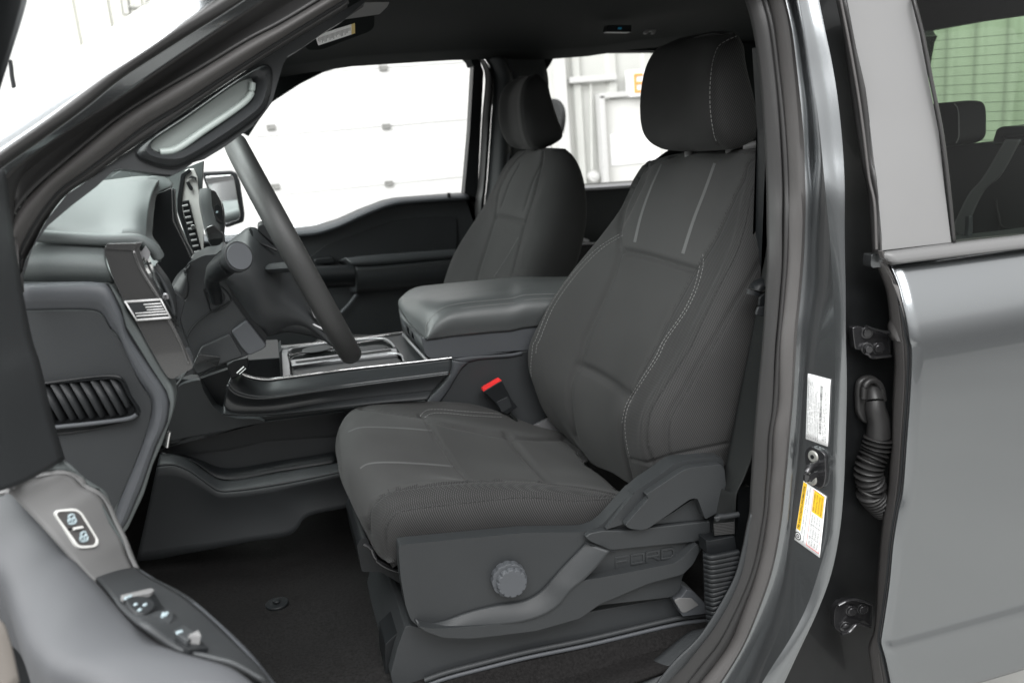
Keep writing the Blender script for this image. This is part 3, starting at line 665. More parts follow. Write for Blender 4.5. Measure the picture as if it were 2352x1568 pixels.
v, f_ = band(P3('d 1412,-60 1414,0 1484,280 1564,700 1644,1100 1704,1567 h 1750,742', [1.236, 1.150]), P3('d 1424,-60 1428,0 1498,280 1578,700 1658,1100 1718,1567 h 1762,741', [1.240, 1.154]), .001, 60, 4)
a1 = MB(); a1.add(v, f_); mods(a1.build('applique_edge', M['rubber'], skin), solid=.004)
wg = MB(); wg.add([un(2093, -40, 1.25), un(2186, 560, 1.165), un(2700, 500, 1.165), un(2700, -120, 1.25)], [(0, 1, 2, 3)]); wg.build('window_glass', M['clear'], skin)
# inner part of rear door below the window (hides the sill)
slab('door_inner_sill', [(2187, 557), (2352, 537), (2700, 492), (2700, 700), (2200, 760)], 1.20, .06, M['plastic_d'], skin, 2, .004)
slab('belt_button_post', 'h 1880,700 1890,630 1895,520 1925,520 1928,630 1920,700', 1.24, .010, M['plastic_d'], skin, 3, .002)
slab('window_inner_edge', 'h 1750,738 1830,718 1945,706 2352,668 2352,676 1755,745', 1.19, .006, M['rubber2'], skin, 1, .001)
# ================================================================ A pillar side of the opening
A0 = T('a 2200,-620 1260,0 860,270 480,495 0,820 -400,1090'); A1 = T('a 2400,-420 1830,0 1400,300 820,700 400,1010 0,1290 -350,1560')
A2 = T('a 2600,-420 2000,0 1400,380 1000,640 700,880 300,1170 0,1380 -300,1620'); A3 = T('a 2800,-420 2160,0 1800,240 1400,510 1000,780 700,970 350,1200 30,1440 e -160,420')
A4 = T('a 2900,-300 2352,60 1900,320 1500,560 1200,750 900,940 600,1130 300,1340 110,1500 e 80,330 85,600 60,900')
A5 = T('a 2900,-130 2352,200 2100,330 1700,570 1300,800 1000,990 800,1150 500,1400 310,1567 e 170,440 95,590 110,800 120,1050')
A6 = T('a 2900,-10 2352,330 1900,620 1500,880 1200,1060 900,1290 700,1440 520,1567 e 420,390 280,590 170,800 150,960 160,1150')
A7 = T('a 2900,70 2352,400 2100,560 1700,830 1300,1110 1000,1310 760,1490 e 560,340 400,540 280,760 200,930 170,1060 180,1200')
def PA(c, Y0, Y1): return P3(c, [Y0, Y1])
outer = MB()
v, f_ = band(PA(A0, 1.34, 1.20), PA(A1, 1.22, 1.105), .02, 60, 14); outer.add(v, f_)
mods(outer.build('windscreen_pillar', M['paint'], truck), solid=.004)
g1 = MB(); v, f_ = band(PA(A1, 1.22, 1.105), PA(A2, 1.222, 1.116), .004, 60, 7); g1.add(v, f_); mods(g1.build('pillar_gap_rubber', M['rubber'], truck), solid=.004)
g1 = MB(); v, f_ = band(PA(A2, 1.222, 1.116), PA(A3, 1.238, 1.138), .0, 60, 9); g1.add(v, f_); mods(g1.build('pillar_inner_flange', M['paint'], truck), solid=.004)
g1 = MB(); v, f_ = band(PA(A3, 1.24, 1.14), PA(A4, 1.272, 1.185), -.006, 60, 9); g1.add(v, f_); v, f_ = band(PA(A4, 1.272, 1.185), PA(A5, 1.255, 1.185), -.002, 60, 7); g1.add(v, f_)
mods(g1.build('seal_channel', M['rubber'], truck), solid=.004)
s2 = MB(); v, f_ = band(PA(A5, 1.255, 1.185), PA(A6, 1.262, 1.20), .012, 70, 11); s2.add(v, f_)
mods(s2.build('door_opening_seal', M['rubber2'], truck), solid=.006)
s2 = MB(); v, f_ = band(PA(A6, 1.268, 1.21), PA(A7, 1.272, 1.22), .006, 70, 9); s2.add(v, f_)
mods(s2.build('inner_seal', M['rubber'], truck), solid=.006)
gap = MB(); v, f_ = tube_geo(PA(A6, 1.262, 1.203), .0028, n=6, steps=80); gap.add(v, f_); gap.build('seal_gap', M['plastic_k'], truck)
# inner trim of the windscreen pillar with its grab handle
tp = plane3(un(200, 420, 1.245), un(350, 400, 1.265), un(640, 100, 1.33))
trim = slab('pillar_grab_trim', 'a 2900,70 2352,400 2100,560 1700,830 1300,1110 1000,1310 760,1490 e 560,340 400,540 280,760 200,930 160,1100 170,1120 270,790 400,600 600,430 820,262 950,140 1020,127 a 1160,1425 1330,1452 1440,1462 1550,1410 1640,1340 1740,1312 1860,1240 2010,1130 2120,1050 b 200,1030 250,985 310,910 350,850 380,740 410,640 440,540 480,470 600,400 800,260 950,170 1120,20 1200,-60', tp, .03, M['plastic'], truck, 3, .005)
def atp(px, py, d=0):
    p = un(px, py, tp); n = tp[1] if tp[1].dot(p) < 0 else -tp[1]; return p+n*d
hring = T('a 1200,1280 1230,1190 1500,1000 2150,590 2215,600 2225,700 2200,850 2120,960 1480,1370 1380,1370 1260,1330')
ho = T('a 1255,1215 1300,1165 1500,1035 2085,655 2108,690 2088,830 2050,870 1440,1280 1370,1282 1270,1250')
oi = crom([Vector((x, y, 0)) for x, y in ho], 80, True); oo = crom([Vector((x, y, 0)) for x, y in T('a 1140,1285 1160,1245 1500,1010 2190,555 2240,560 2262,610 2235,830 2160,960 1480,1395 1400,1400 1270,1370 1160,1315')], 80, True)
# align rings
def al(a, b):
    k = min(range(len(b)), key=lambda i: (b[i]-a[0]).length); return b[k:]+b[:k]
oo = al(oi, oo); v = []
prof = [(0, .004), (.12, .012), (.35, .020), (.6, .016), (.85, .006), (1, .001)]
for t, h in prof:
    for a, b in zip(oo, oi):
        p = a.lerp(b, t); v.append(atp(p.x, p.y, h if t < .99 else -.0))
for a, b in zip(oo, oi): v.append(atp(b.x, b.y, -.014))
hd = link('grab_handle', v, grid_faces(len(prof)+1, len(oi), False, True), M['plastic'], trim, sharp=60); mods(hd, solid=.002)
tube('handle_groove', [atp(p.x, p.y, .003) for p in oo], .0016, M['plastic_k'], trim, closed=True, steps=160, n=6)
k = [atp(p.x, p.y, -.012+.012*0) for p in oi]
a1 = MB(); a1.add([atp(p.x, p.y, .0035) for p in oi], [tuple(range(len(oi)))]); M['recess'] = mat('grab recess with painted window light', (.17, .195, .185), .4, bump=.05); a1.build('handle_recess', M['recess'], trim)  # recess colour paled to carry the light reflected from the windscreen
v, f_ = band([atp(x, y, .0045) for x, y in T('a 1380,1282 1440,1268 1700,1100 2040,862 2092,800')], [atp(x, y, .010) for x, y in T('a 1370,1262 1430,1240 1690,1080 2020,840 2070,790')], .0, 30, 3); a1 = MB(); a1.add(v, f_)
mods(a1.build('recess_lip_glint', M['silver'], trim), solid=.002) if False else None
tube('recess_lip_glint', [atp(x, y, .006) for x, y in T('a 1330,1275 1440,1262 1700,1092 2040,850 2085,790 2098,700')], .005, mat('recess lip with painted highlight', (.36, .41, .39), .4), trim, steps=50, n=8)  # bright edge highlight put in as a pale tube
# overhead: sun visor, visor label, overhead console
vp = plane3(un(750, 90, 1.66), un(850, 60, 1.70), un(740, 40, 1.60))
vis = slab('sun_visor', 'b 620,390 650,425 760,420 1160,270 1205,230 1205,100 1210,-60 500,-60 500,300', vp, .02, M['liner'], truck, 8, .005)
o = slab('visor_label', 'b 712,312 760,285 1040,197 1042,280 735,382', (vp[0]-Vector((0, .004, -.001)), vp[1]), .001, M['paper'], vis, 1, 0)
slab('visor_label_edge', 'b 1012,206 1040,197 1042,280 1012,290', (vp[0]-Vector((0, .0048, -.001)), vp[1]), .001, mat('amber print', (.65, .5, .2), .5), vis, 0, 0)
a1 = MB(); vpp = (vp[0]-Vector((0, .0052, -.001)), vp[1])
for k in range(26):
    x = 735+k*10.5; y0 = 338-(k*10.5)*.33; hgt = random.choice((28, 40, 52)); a1.add([un(529.2+q*.275, w*.275, vpp) for q, w in ((x, y0-20), (x+5, y0-22), (x+5, y0-22+hgt), (x, y0-20+hgt))], [(0, 1, 2, 3)])
a1.build('print', M['inkg'], vis, smooth=False)
slab('visor_mirror_cover', 'b 950,165 1110,60 1120,22 1330,20 1310,60 1245,122', (vp[0]-Vector((0, .02, 0)), vp[1]), .012, M['plastic_m'], truck, 3, .003)
oc = slab('dome_console', 'c 1005,268 1015,210 1215,212 1212,270', 2.35, .03, M['plastic_k'], truck, 3, .003)
slab('console_lamp', 'c 1103,230 1103,246 1130,246 1130,230', 2.34, .004, (lambda m: m)(mat('blue indicator', (.02, .35, .6), .4)), oc, 1, 0)
slab('coat_hook', 'c 1320,270 1345,250 1420,252 1405,285 1385,283 1392,265 1360,264 1345,285 1325,283', 2.3, .012, M['plastic_m'], truck, 1, .002)
# ================================================================ dashboard
YDsh = 1.27
D1 = P3('e 150,1000 200,880 270,790 350,668', 1.25)
dash = MB()
# cowl skin: from near lower edge, up and over to the windscreen
c1 = P3('e 150,730 340,712 600,722 900,745 1190,745 1225,760', [1.285, 1.29, 1.30])
c2 = P3('e 200,655 350,665 600,690 900,702 1150,690 1215,745', [1.275, 1.285, 1.30])
c3 = P3('e 250,560 400,575 600,600 850,620 1130,600 1215,640', [1.30, 1.31, 1.325])
c4 = P3('e 300,430 500,430 700,440 900,430 1140,395 1255,400', [1.38, 1.40, 1.42])
c5 = P3('e 450,340 600,310 750,300 900,285 1180,250 1300,275', [1.50, 1.52, 1.55])
c6 = P3('e 600,280 760,265 850,258 1000,240 1190,212 1340,225', [1.62, 1.66, 1.72])
c7 = P3('e 700,250 800,240 880,235 1000,220 1200,200 1380,225', [1.80, 1.86, 1.95])
cowl = loft('dashboard', [c1, c2, c3, c4, c5, c6, c7], 50, 60, M['dash'], truck, solid=.006)
tube('cowl_hem', P3('e 150,668 340,688 600,706 900,722 1150,722 1230,760 1290,805 1320,860', [1.275, 1.283, 1.285, 1.29, 1.30]), .0085, M['dash'], cowl, steps=70, n=12)
# rolled lip round the instrument opening
v, f_ = band(P3('e 1340,200 1200,225 1190,330 1160,480 1130,600 1150,690 1225,755 1290,800 1320,860', [1.72, 1.55, 1.36, 1.32, 1.31, 1.31]), P3('e 1400,235 1432,285 1300,345 1265,480 1252,600 1250,700 1305,780 1325,830 1315,900', [1.74, 1.66, 1.50, 1.40, 1.36, 1.34, 1.33]), .010, 60, 10)
a1 = MB(); a1.add(v, f_); mods(a1.build('instrument_hood', M['dash'], cowl), solid=.005)
slab('instrument_binnacle', 'e 1430,285 1290,350 1262,480 1248,640 1255,710 1320,800 1325,900 1290,930 1420,1140 1480,1180 1600,900 1560,800 1440,560', 1.60, .02, M['plastic_k'], cowl, 6, .004)
v, f_ = band(P3('e 1425,290 1430,420 1440,560 1500,700 1560,800 1595,905', 1.86), P3('e 1440,300 1450,480 1470,560 1520,690 1600,850 1640,905', 1.88), .004, 30, 5); a1 = MB(); a1.add(v, f_)
mods(a1.build('binnacle_rim', M['plastic'], cowl), solid=.006)
slab('binnacle_inner_wall', 'e 1290,355 1425,300 1430,520 1350,620 1262,600 1270,480', 1.70, .01, M['gloss'], cowl, 8, .003)
slab('speaker_grille', 'e 925,190 1030,130 1070,150 1105,200 940,215', 2.25, .01, M['dash'], cowl, 3, .002)
slab('defroster_panel', 'e 700,250 860,180 1000,110 1300,110 1700,200 1500,420 1300,340 1000,260', 2.32, .02, M['dash'], cowl, 3, .002)
slab('defroster_slot', 'e 780,250 1190,212 1190,222 780,268', 1.83, .01, M['plastic_k'], cowl, 1, .001)
# smooth pad under the cowl
v, f_ = band(P3('e 100,735 340,712 600,722 880,742', 1.295), P3('e 80,1072 300,1076 600,1080 950,1085', 1.275), .022, 40, 16); a1 = MB(); a1.add(v, f_)
mods(a1.build('dash_side_pad', M['dash'], cowl), solid=.005)
# end panel of the dash
ep = slab('dash_end_panel', 'e 60,1076 910,1085 960,1130 1040,1240 i 1060,40 1180,210 1290,400 1400,580 1448,690 1460,790 1440,900 1350,1150 1270,1330 1200,1567 m 1010,360 940,420 0,420', 1.262, .05, M['dash'], truck, 12, .006)
slab('dash_end_gap', 'e 100,1078 905,1088 935,1140 1010,1290 i 1050,160 1240,470 1390,700 1420,800 1400,960 1310,1150 1160,1567 1145,1567 1300,1150 1388,960 1405,800 1378,710 1228,475 1035,170 990,70 e 920,1150 895,1096 100,1086', 1.2575, .003, M['plastic_k'], ep, 2, 0)
ip = MB()
io = T('e 100,1096 880,1096 905,1130 1000,1330 i 1035,190 1220,480 1370,710 1395,800 1375,960 1290,1150 1140,1567 m 900,380 0,380'); ii = T('e 150,1310 720,1305 820,1320 880,1370 930,1460 i 1000,250 1150,580 1240,720 1278,800 1270,880 1180,1180 1020,1567 m 820,380 0,380')
io = [Vector((x, y, 0)) for x, y in io]; ii = [Vector((x, y, 0)) for x, y in ii]
a_ = crom(io, 90); b_ = crom(ii, 90); v = []
for k in range(7):
    t = k/6
    for p, q in zip(a_, b_):
        w = p.lerp(q, t); v.append(un(w.x, w.y, 1.2585-.010*math.sin(math.pi*min(1, t*1.3)/1.3)+.014*t*t))
ip.add(v, grid_faces(7, 90)); mods(ip.build('panel_border', M['plastic_l'], ep), solid=.003)
slab('panel_recess', 'e 100,1320 720,1312 815,1325 870,1375 930,1480 i 1000,270 1150,600 1230,730 1268,800 1262,880 1175,1180 1010,1567 m 800,400 0,400', 1.2595, .003, M['plastic'], ep, 10, 0)
# side vent
vo = T('i 250,648 960,575 1020,600 1090,740 1162,860 1150,905 1110,932 250,1030')
vt = MB(); oo_ = [Vector((x, y, 0)) for x, y in vo]; oo_ = fillet(oo_, 12, 4); cc = sum(oo_, Vector())/len(oo_); inn = [p.lerp(cc, .0)+(cc-p).normalized()*9 for p in oo_]
n = len(oo_); v = [un(p.x, p.y, 1.258) for p in oo_]+[un(p.x, p.y, 1.2475) for p in [q+(cc-q).normalized()*2 for q in oo_]]+[un(p.x, p.y, 1.2475) for p in [q+(cc-q).normalized()*4 for q in oo_]]+[un(p.x, p.y, 1.2582) for p in inn]
vt.add(v, grid_faces(4, n, False, True)+[tuple(range(3*n, 4*n))]); vent = vt.build('side_vent', M['plastic_k'], ep, sharp=60)
for k in range(9):
    x0 = 215+k*84; a = un(*T('i %f,%f' % (x0+35, 668-(k*8)))[0], 1.2485); b = un(*T('i %f,%f' % (x0+205, 962-k*8))[0], 1.2485)
    if k == 8: b = a.lerp(b, .80)
    dd = Vector((.009, .0095, 0)); a1 = MB(); a1.add([a, b, b+dd, a+dd], [(0, 1, 2, 3)]); mods(a1.build('vent_slat', M['plastic_d'], vent), solid=.0018)
tube('side_vent_lip', P3('i 300,1022 465,1000 800,965 1100,920 1140,895', 1.247), .003, M['plastic_l'], ep, steps=30, n=8)
tube('side_vent_groove', P3(vo+vo[:1], 1.2565), .0018, M['plastic_k'], ep, steps=120, n=6)
# glossy end piece with flag badge
gt = slab('gloss_trim', 'e 868,790 895,755 1140,745 1190,742 1160,790 1215,960 1340,1200 1430,1385 i 1610,470 1608,510 1440,600 1400,585 1350,510 1230,300 1130,110 e 1030,1230 985,1130 930,1010 880,850', 1.255, .035, M['gloss_m'], truck, 5, .006)
v, f_ = band(P3('e 1120,805 1180,960 1330,1200 1420,1390 i 1520,300 1585,470', 1.252), P3('e 1195,760 1285,960 1395,1210 1450,1340 i 1560,290 1612,480', 1.30), .0, 40, 5); a1 = MB(); a1.add(v, f_)
mods(a1.build('gloss_trim_edge', M['gloss_m'], gt), solid=.003)
slab('trim_facet', 'e 1215,770 1255,830 1235,900 1195,860 1175,825', 1.268, .004, M['silver'], gt, 3, .001)
for nm, s in (('trim_step', 'e 895,752 1140,748 1120,806 880,795'),):
    slab(nm, s, 1.2515, .004, M['gloss_m'], gt, 2, .001)
fb = slab('flag_badge', 'e 1035,1230 1345,1210 1432,1375 1140,1398', 1.2505, .004, M['satin'], gt, 2, .001)
def fl_(u0, v0, u1, v1):
    A, B, Cc, Dd = [Vector((*p, 0)) for p in T('e 1035,1230 1345,1210 1432,1375 1140,1398')]
    f = lambda u, v: A.lerp(B, u).lerp(Dd.lerp(Cc, u), v)
    q = [f(u0, v0), f(u1, v0), f(u1, v1), f(u0, v1)]; return [un(p.x, p.y, 1.2490) for p in q]
a1 = MB()
for k, (u0, u1, v0, v1) in enumerate([(.0, 1, .0, .10), (.46, .93, .20, .27), (.46, .93, .34, .41), (.46, .93, .48, .54), (.1, .95, .60, .66), (.08, .96, .73, .80), (.05, 1, .90, 1.0), (0, .05, 0, 1), (.96, 1.0, 0, 1)]):
    a1.add(fl_(u0, v0, u1, v1), [(0, 1, 2, 3)])
mods(a1.build('flag_stripes', M['badge'], fb), solid=.001)
tube('badge_clip', P3('e 1370,1175 1392,1178 1398,1212', 1.30), .0022, M['silver'], gt, steps=12)
# centre stack edge: fascia with the window reflection painted white, vent, screen edge
stk = slab('centre_stack', 'e 1560,130 1620,125 1650,200 1655,290 1700,560 1700,850 1640,880 1545,640 1480,480 1480,380 1510,180', 2.02, .03, M['screen'], truck, 4, .003)
slab('stack_border', 'e 1580,125 1510,170 1478,380 1480,480 1620,890 1640,880 1520,480 1520,380 1545,190 1600,150', 2.01, .01, M['plastic_k'], stk, 3, .002)
cv_ = slab('centre_vent', 'e 1520,400 1575,390 1695,860 1630,890 1560,640', 2.005, .02, M['plastic_k'], stk, 2, .001)
for k in range(9):
    y = 440+k*48; x = 1522+k*12.5
    tube('vent_slat', P3([T('e %f,%f' % (x, y))[0], T('e %f,%f' % (x+48, y-10))[0]], 2.0), .0028, M['applique'], cv_, steps=3, n=6)
slab('vent_tab', 'e 1590,600 1625,595 1635,625 1600,640', 1.99, .004, M['chrome'], cv_, 1, .001)
slab('stack_clip', 'e 1550,240 1575,232 1612,290 1605,312 1585,305', 2.005, .01, M['plastic_k'], stk, 1, .001)
slab('stack_edge_arc', 'e 1560,215 1600,185 1640,200 1640,240 1625,210 1595,205', 2.005, .01, M['plastic_d'], stk, 2, .001)
slab('dash_middle', 'e 1340,180 1520,130 1700,60 1660,700 1700,860 1620,900 1480,500 1430,300', 2.06, .04, M['dash'], cowl, 4, .004)
# passenger side mirror outside the far window
mr_ = slab('wing_mirror', [(462, 396), (530, 393), (543, 398), (551, 420), (562, 495), (560, 510), (520, 524), (500, 500)], 3.16, .10, M['plastic_d'], truck, 5, .012)
slab('mirror_glass', [(471, 406), (530, 402), (537, 410), (552, 495), (548, 505), (518, 515), (505, 500)], plane3(un(471, 406, 3.155), un(537, 410, 3.14), un(518, 515, 3.148)), .003, M['mirror'], mr_, 4, .001)
# ================================================================ steering column, stalk, selector
YS = 1.617
col = slab('steering_column', 'e 1580,910 1700,850 1810,840 1840,800 1940,880 2060,1210 j 60,0 150,110 260,230 305,300 280,340 100,420 -90,480 -420,590 i 1520,580 1600,470 1550,300 1510,120 e 1510,1280 1570,1200 1560,1080 1540,960', YS-.06, .14, M['plastic'], truck, 8, .012)
slab('column_lower_block', 'i 1930,200 2060,105 2180,260 2228,320 2200,350 2080,405 2010,330', YS-.068, .012, M['plastic_l'], col, 6, .006)
slab('column_lower_block', 'i 1680,330 1920,220 2030,410 1850,470 1650,560 1600,500', YS-.068, .012, M['plastic'], col, 6, .006)
for s in ('e 1705,1140 1730,1120 1840,1110 1930,1225 1770,1320 1740,1240', ): tube('panel_seam', P3(T(s)+T(s)[:1], YS-.0615), .0012, M['plastic_k'], col, steps=60, n=6)
tube('panel_seam', P3('e 1945,1215 1760,1325 1660,1400 1590,1480 1550,1567', YS-.0615), .0012, M['plastic_k'], col, steps=40, n=6)
slab('stalk_socket', 'e 1715,1150 1840,1125 1885,1200 1870,1240 1800,1275 1755,1220', YS-.063, .006, M['plastic_k'], col, 5, .001)
v, f_ = band(P3('e 1410,1140 1480,1010 1590,910', YS-.05), P3('e 1450,1160 1540,1230 1580,1140 1550,960', YS-.07), .01, 20, 6); a1 = MB(); a1.add(v, f_)
mods(a1.build('column_gaiter', M['plastic_d'], col), solid=.004)
st_ = tube('indicator_stalk', P3('e 1810,1230 1790,1140 1770,1080 1790,1010 1850,950 1930,890 1990,860', [1.53, 1.50, 1.42, 1.38]), .0178, M['plastic_k'], truck, rfun=lambda t: .55+.35*t+.22*max(0, min(1, (t-.45)*6)), steps=60, n=28)
ec = P3('e 1995,858', 1.378) if False else None
c = un(*T('e 1992,860')[0], 1.378); d_ = (un(*T('e 1992,860')[0], 1.378)-un(*T('e 1900,910')[0], 1.392)).normalized(); d_ = (d_+Vector((.15, -.9, 0))).normalized()
v, f_ = disc_geo(c-d_*.012, d_, .0235, .014, 36); a1 = MB(); a1.add(v, f_); mods(a1.build('stalk_cap', M['plastic_d'], st_), .002)
v, f_ = disc_geo(c+d_*.0022, d_, .0205, .002, 36); a1 = MB(); a1.add(v, f_); mods(a1.build('stalk_cap_disc', M['plastic_l'], st_), .0006)
tube('stalk_ring', P3('e 1835,905 1850,955 1890,1005', 1.392), .0016, M['plastic_k'], st_, steps=10, n=6)
# column selector (rounded blade with glossy pad)
sel = loft('gear_selector', [P3('e 1665,300 1660,400 1690,560 1720,680 1780,800 1840,850', 1.80), P3('e 1700,288 1690,400 1712,580 1745,690 1800,800 1850,850', 1.775), P3('e 1750,290 1770,400 1800,560 1830,680 1850,780 1865,850', 1.765), P3('e 1800,330 1850,430 1862,580 1860,660 1870,760 1880,850', 1.775), P3('e 1790,330 1840,440 1858,580 1856,660 1866,760 1876,850', 1.83), P3('e 1700,300 1700,400 1730,560 1750,680 1800,800 1850,850', 1.84)], 40, 40, M['leather'], truck, closed=True)
slab('selector_pad', 'e 1760,300 1800,315 1845,395 1860,470 1862,590 1800,560 1770,440', 1.762, .006, M['gloss'], sel, 4, .002)
slab('selector_buttons', 'e 1790,440 1820,420 1850,460 1855,560 1800,510', 1.758, .004, M['plastic_k'], sel, 3, .001)
slab('selector_base', 'e 1715,620 1780,590 1860,660 1870,780 1840,840 1790,820 1740,740', 1.764, .006, M['gloss'], sel, 5, .002)
a1 = MB()
for p in ((1806, 482, 1820, 494), (1820, 480, 1806, 496)): v, f_ = tube_geo(P3(T('e %d,%d %d,%d' % p), 1.757), .0012, steps=3, n=5); a1.add(v, f_)
a1.build('button_mark', M['mark'], sel)
# steering wheel
WT = un(541, 331, YS); WBt = un(803, 806, YS)
wc = (WT+WBt)/2; wu = (WT-WBt).normalized(); wr = (WT-WBt).length/2+.000; wv = Vector((0, 1, 0)); wn = wu.cross(wv).normalized()
if wn.x < 0: wn = -wn
a1 = MB(); n1, n2 = 96, 20; v = []
for i in range(n1):
    t = 2*math.pi*i/n1; dr_ = wu*math.cos(t)+wv*math.sin(t); cpt = wc+dr_*wr
    for j in range(n2):
        a = 2*math.pi*j/n2
        bump_ = .0
        ang = math.degrees(t) % 360
        # finger scallops on the inner rear side near spokes
        sc_ = .0012*math.sin(t*58)*(1 if (18 < min(ang, 360-ang) < 46 or 128 < min(ang, 360-ang) < 160) else 0)*max(0, -math.cos(a))
        ra = .0172+sc_; rb = .0195
        v.append(cpt+dr_*math.cos(a)*ra+wn*math.sin(a)*rb)
a1.add(v, grid_faces(n1, n2, True, True)); wheel = a1.build('steering_wheel', M['wheel'], truck)
# hub and spokes
hb = wc+wn*-.045
v, f_ = disc_geo(hb, -wn, .062, .055, 40, r2=.05); a1 = MB(); a1.add(v, f_); mods(a1.build('wheel_hub', M['plastic'], wheel), .01)
for dy in (-1, 1):
    v, f_ = tube_geo([wc+wv*dy*.05-wn*.05, wc+wv*dy*.11-wn*.03, wc+wv*dy*wr*.96], .018, flat=.5, steps=14); a1 = MB(); a1.add(v, f_); a1.build('spoke', M['plastic_d'], wheel)
v, f_ = band([wc-wn*.05+wv*-.03-wu*.03, wc-wn*.03-wu*.10+wv*-.03, wc-wu*(wr*.95)+wv*-.03], [wc-wn*.05+wv*.03-wu*.03, wc-wn*.03-wu*.10+wv*.03, wc-wu*(wr*.95)+wv*.03], .004, 20, 6); a1 = MB(); a1.add(v, f_); mods(a1.build('spoke', M['satin'], wheel), solid=.006)
# big rear shroud between column and wheel
U_ = P3([(497, 612), (506, 590), (529, 558), (553, 538), (575, 524), (592, 529), (615, 548), (640, 572), (665, 606), (695, 660), (735, 730), (785, 800)], [YS-.02, YS-.02, YS-.0]); Lw_ = P3([(515, 628), (535, 668), (560, 712), (585, 748), (609, 769), (640, 763), (681, 757), (720, 767), (755, 785), (790, 806)], [YS-.05, YS-.05, YS-.02, YS-.0])
v, f_ = band(U_, Lw_, .055, 50, 24); a1 = MB(); a1.add(v, f_); v, f_ = band(U_, Lw_, -.07, 50, 16); a1.add(v, f_)
sh_ = mods(a1.build('column_shroud', M['plastic'], col, sharp=80), solid=.003)
slab('shroud_collar', 'f 225,640 235,600 280,590 340,640 380,740 360,760', YS-.03, .08, M['plastic_d'], col, 5, .006)
slab('column_gap', 'e 1890,1065 1930,1050 1975,1100 i 2070,40 2235,240 2215,300 2030,60 1960,-40', YS-.0625, .004, M['plastic_k'], col, 2, .001)
tube('shroud_seam', P3('f 165,632 190,700 260,750 390,810', [YS-.03, YS-.045, YS-.05]), .0022, M['plastic_k'], col, steps=20, n=6)
v, f_ = band(P3('f 560,1240 570,1330 640,1410 800,1490 900,1560', YS-.06), P3('f 290,1500 450,1490 650,1520 790,1567 j 880,310', YS-.04), .006, 30, 8); a1 = MB(); a1.add(v, f_); mods(a1.build('lower_spoke_cover', M['plastic'], wheel), solid=.006)
tube('spoke_seam', P3('f 572,1320 640,1395 800,1478', YS-.066), .0022, M['silver'], wheel, steps=16, n=6)
slab('spoke_trim', 'f 668,1290 690,1285 740,1350 760,1395 700,1370', YS-.07, .004, M['silver'], wheel, 2, .001)
slab('tilt_lever', 'i 1620,480 1650,400 1680,395 1845,415 1820,495 1700,440', YS-.09, .012, M['gloss'], col, 5, .004)
# switch cluster left of console (drive mode)
mc = slab('mode_switch', 'i 1890,480 1960,440 2070,420 2080,500 2010,570 1930,600', 1.85, .02, M['plastic_k'], truck, 5, .003)
tube('switch_chrome', P3('i 1980,550 2040,495', 1.845), .0025, M['chrome'], mc, steps=4, n=6); tube('switch_chrome', P3('i 2000,560 2055,510', 1.845), .0015, M['chrome'], mc, steps=4, n=6)
# ================================================================ centre console
YK = 1.88
con = MB()
top = P3('j 60,470 105,560 180,592 310,608 450,592 1000,522 1500,467 1848,427', YK-.0)
mid_ = P3('j -20,640 40,700 150,738 280,747 700,692 1300,612 1600,575 1832,545', YK-.035)
low = P3('j -60,820 0,880 200,886 350,878 700,815 1200,750 1450,725 1690,700', YK-.022)
bot = P3('j -60,900 0,905 230,908 450,895 900,845 1300,800 1500,785 1640,772', YK-.04)
v, f_ = band(top, mid_, .004, 80, 10); con.add(v, f_); v, f_ = band(mid_, low, -.006, 80, 10); con.add(v, f_)
console = mods(con.build('centre_console', M['satin'], truck, sharp=80), solid=.004)
v, f_ = band(low, bot, .004, 80, 6); a1 = MB(); a1.add(v, f_); mods(a1.build('console_lower_trim', M['plastic_d'], console), solid=.004)
tube('chrome_strip', [p+Vector((0, -.001, .002)) for p in top], .0030, M['chrome'], console, steps=100, n=8)
far_ = P3('j 290,345 600,315 860,285 1100,258 1300,232 1450,214', 2.22)
tube('chrome_strip', far_, .0035, M['chrome'], console, steps=40, n=8)
# tray deck
zt = top[4].z-.012
def tz(s, z=zt): return [atZ(x, y, z) for x, y in T(s)]
def deck(name, s, z, th, m, parent, r=.006, bev=.002):
    P = fillet(tz(s, z), r, 4); n = len(P); a1 = MB(); a1.add(P+[p+Vector((0, 0, -th)) for p in P], [tuple(range(n)), tuple(range(2*n-1, n-1, -1))]+[(i, i+n, (i+1) % n+n, (i+1) % n) for i in range(n)])
    return mods(a1.build(name, m, parent), bev)
def deckY(s, Y=None, z=None): pass
dk = MB()
rim_o = tz('j 415,590 405,400 425,355 1270,250 1460,225 1640,440 1500,470')
deck('console_deck', 'j 100,600 100,430 290,345 430,330 1460,216 1660,440 1850,430 1000,530 460,600', zt-.030, .01, M['plastic_k'], console)
deck('tray_surround', 'j 425,590 412,400 440,352 520,345 475,385 495,470 505,580', zt-.004, .01, M['silver'], console)
deck('tray_surround', 'j 1270,262 1455,228 1640,440 1470,468 1380,330', zt-.004, .01, M['satin'], console)
deck('cup_recess', 'j 480,375 520,345 1270,262 1340,300 1385,372 505,470', zt-.006, .008, M['gloss'], console, .012)
tube('cup_recess_rim', [p+Vector((0, 0, .003)) for p in tz('j 490,380 540,350 1260,270 1335,300 1375,345')], .003, M['silver'], console, steps=40, n=8)
for cx2 in (720, 1180):
    c = atZ(*T('j %d,345' % cx2)[0], zt+.001); v, f_ = disc_geo(c, (0, 0, 1), .036, .001, 32, r2=.033); a1 = MB(); a1.add(v, f_); a1.build('cup_ring', M['plastic_d'], console)
deck('tray_divider', 'j 500,440 510,470 520,480 1400,385 1390,345 1345,340', zt+.004, .008, M['silver'], console, .003)
deck('tray_divider_slot', 'j 540,450 550,460 1345,358 1340,345', zt+.006, .001, M['plastic_k'], console, .002, 0)
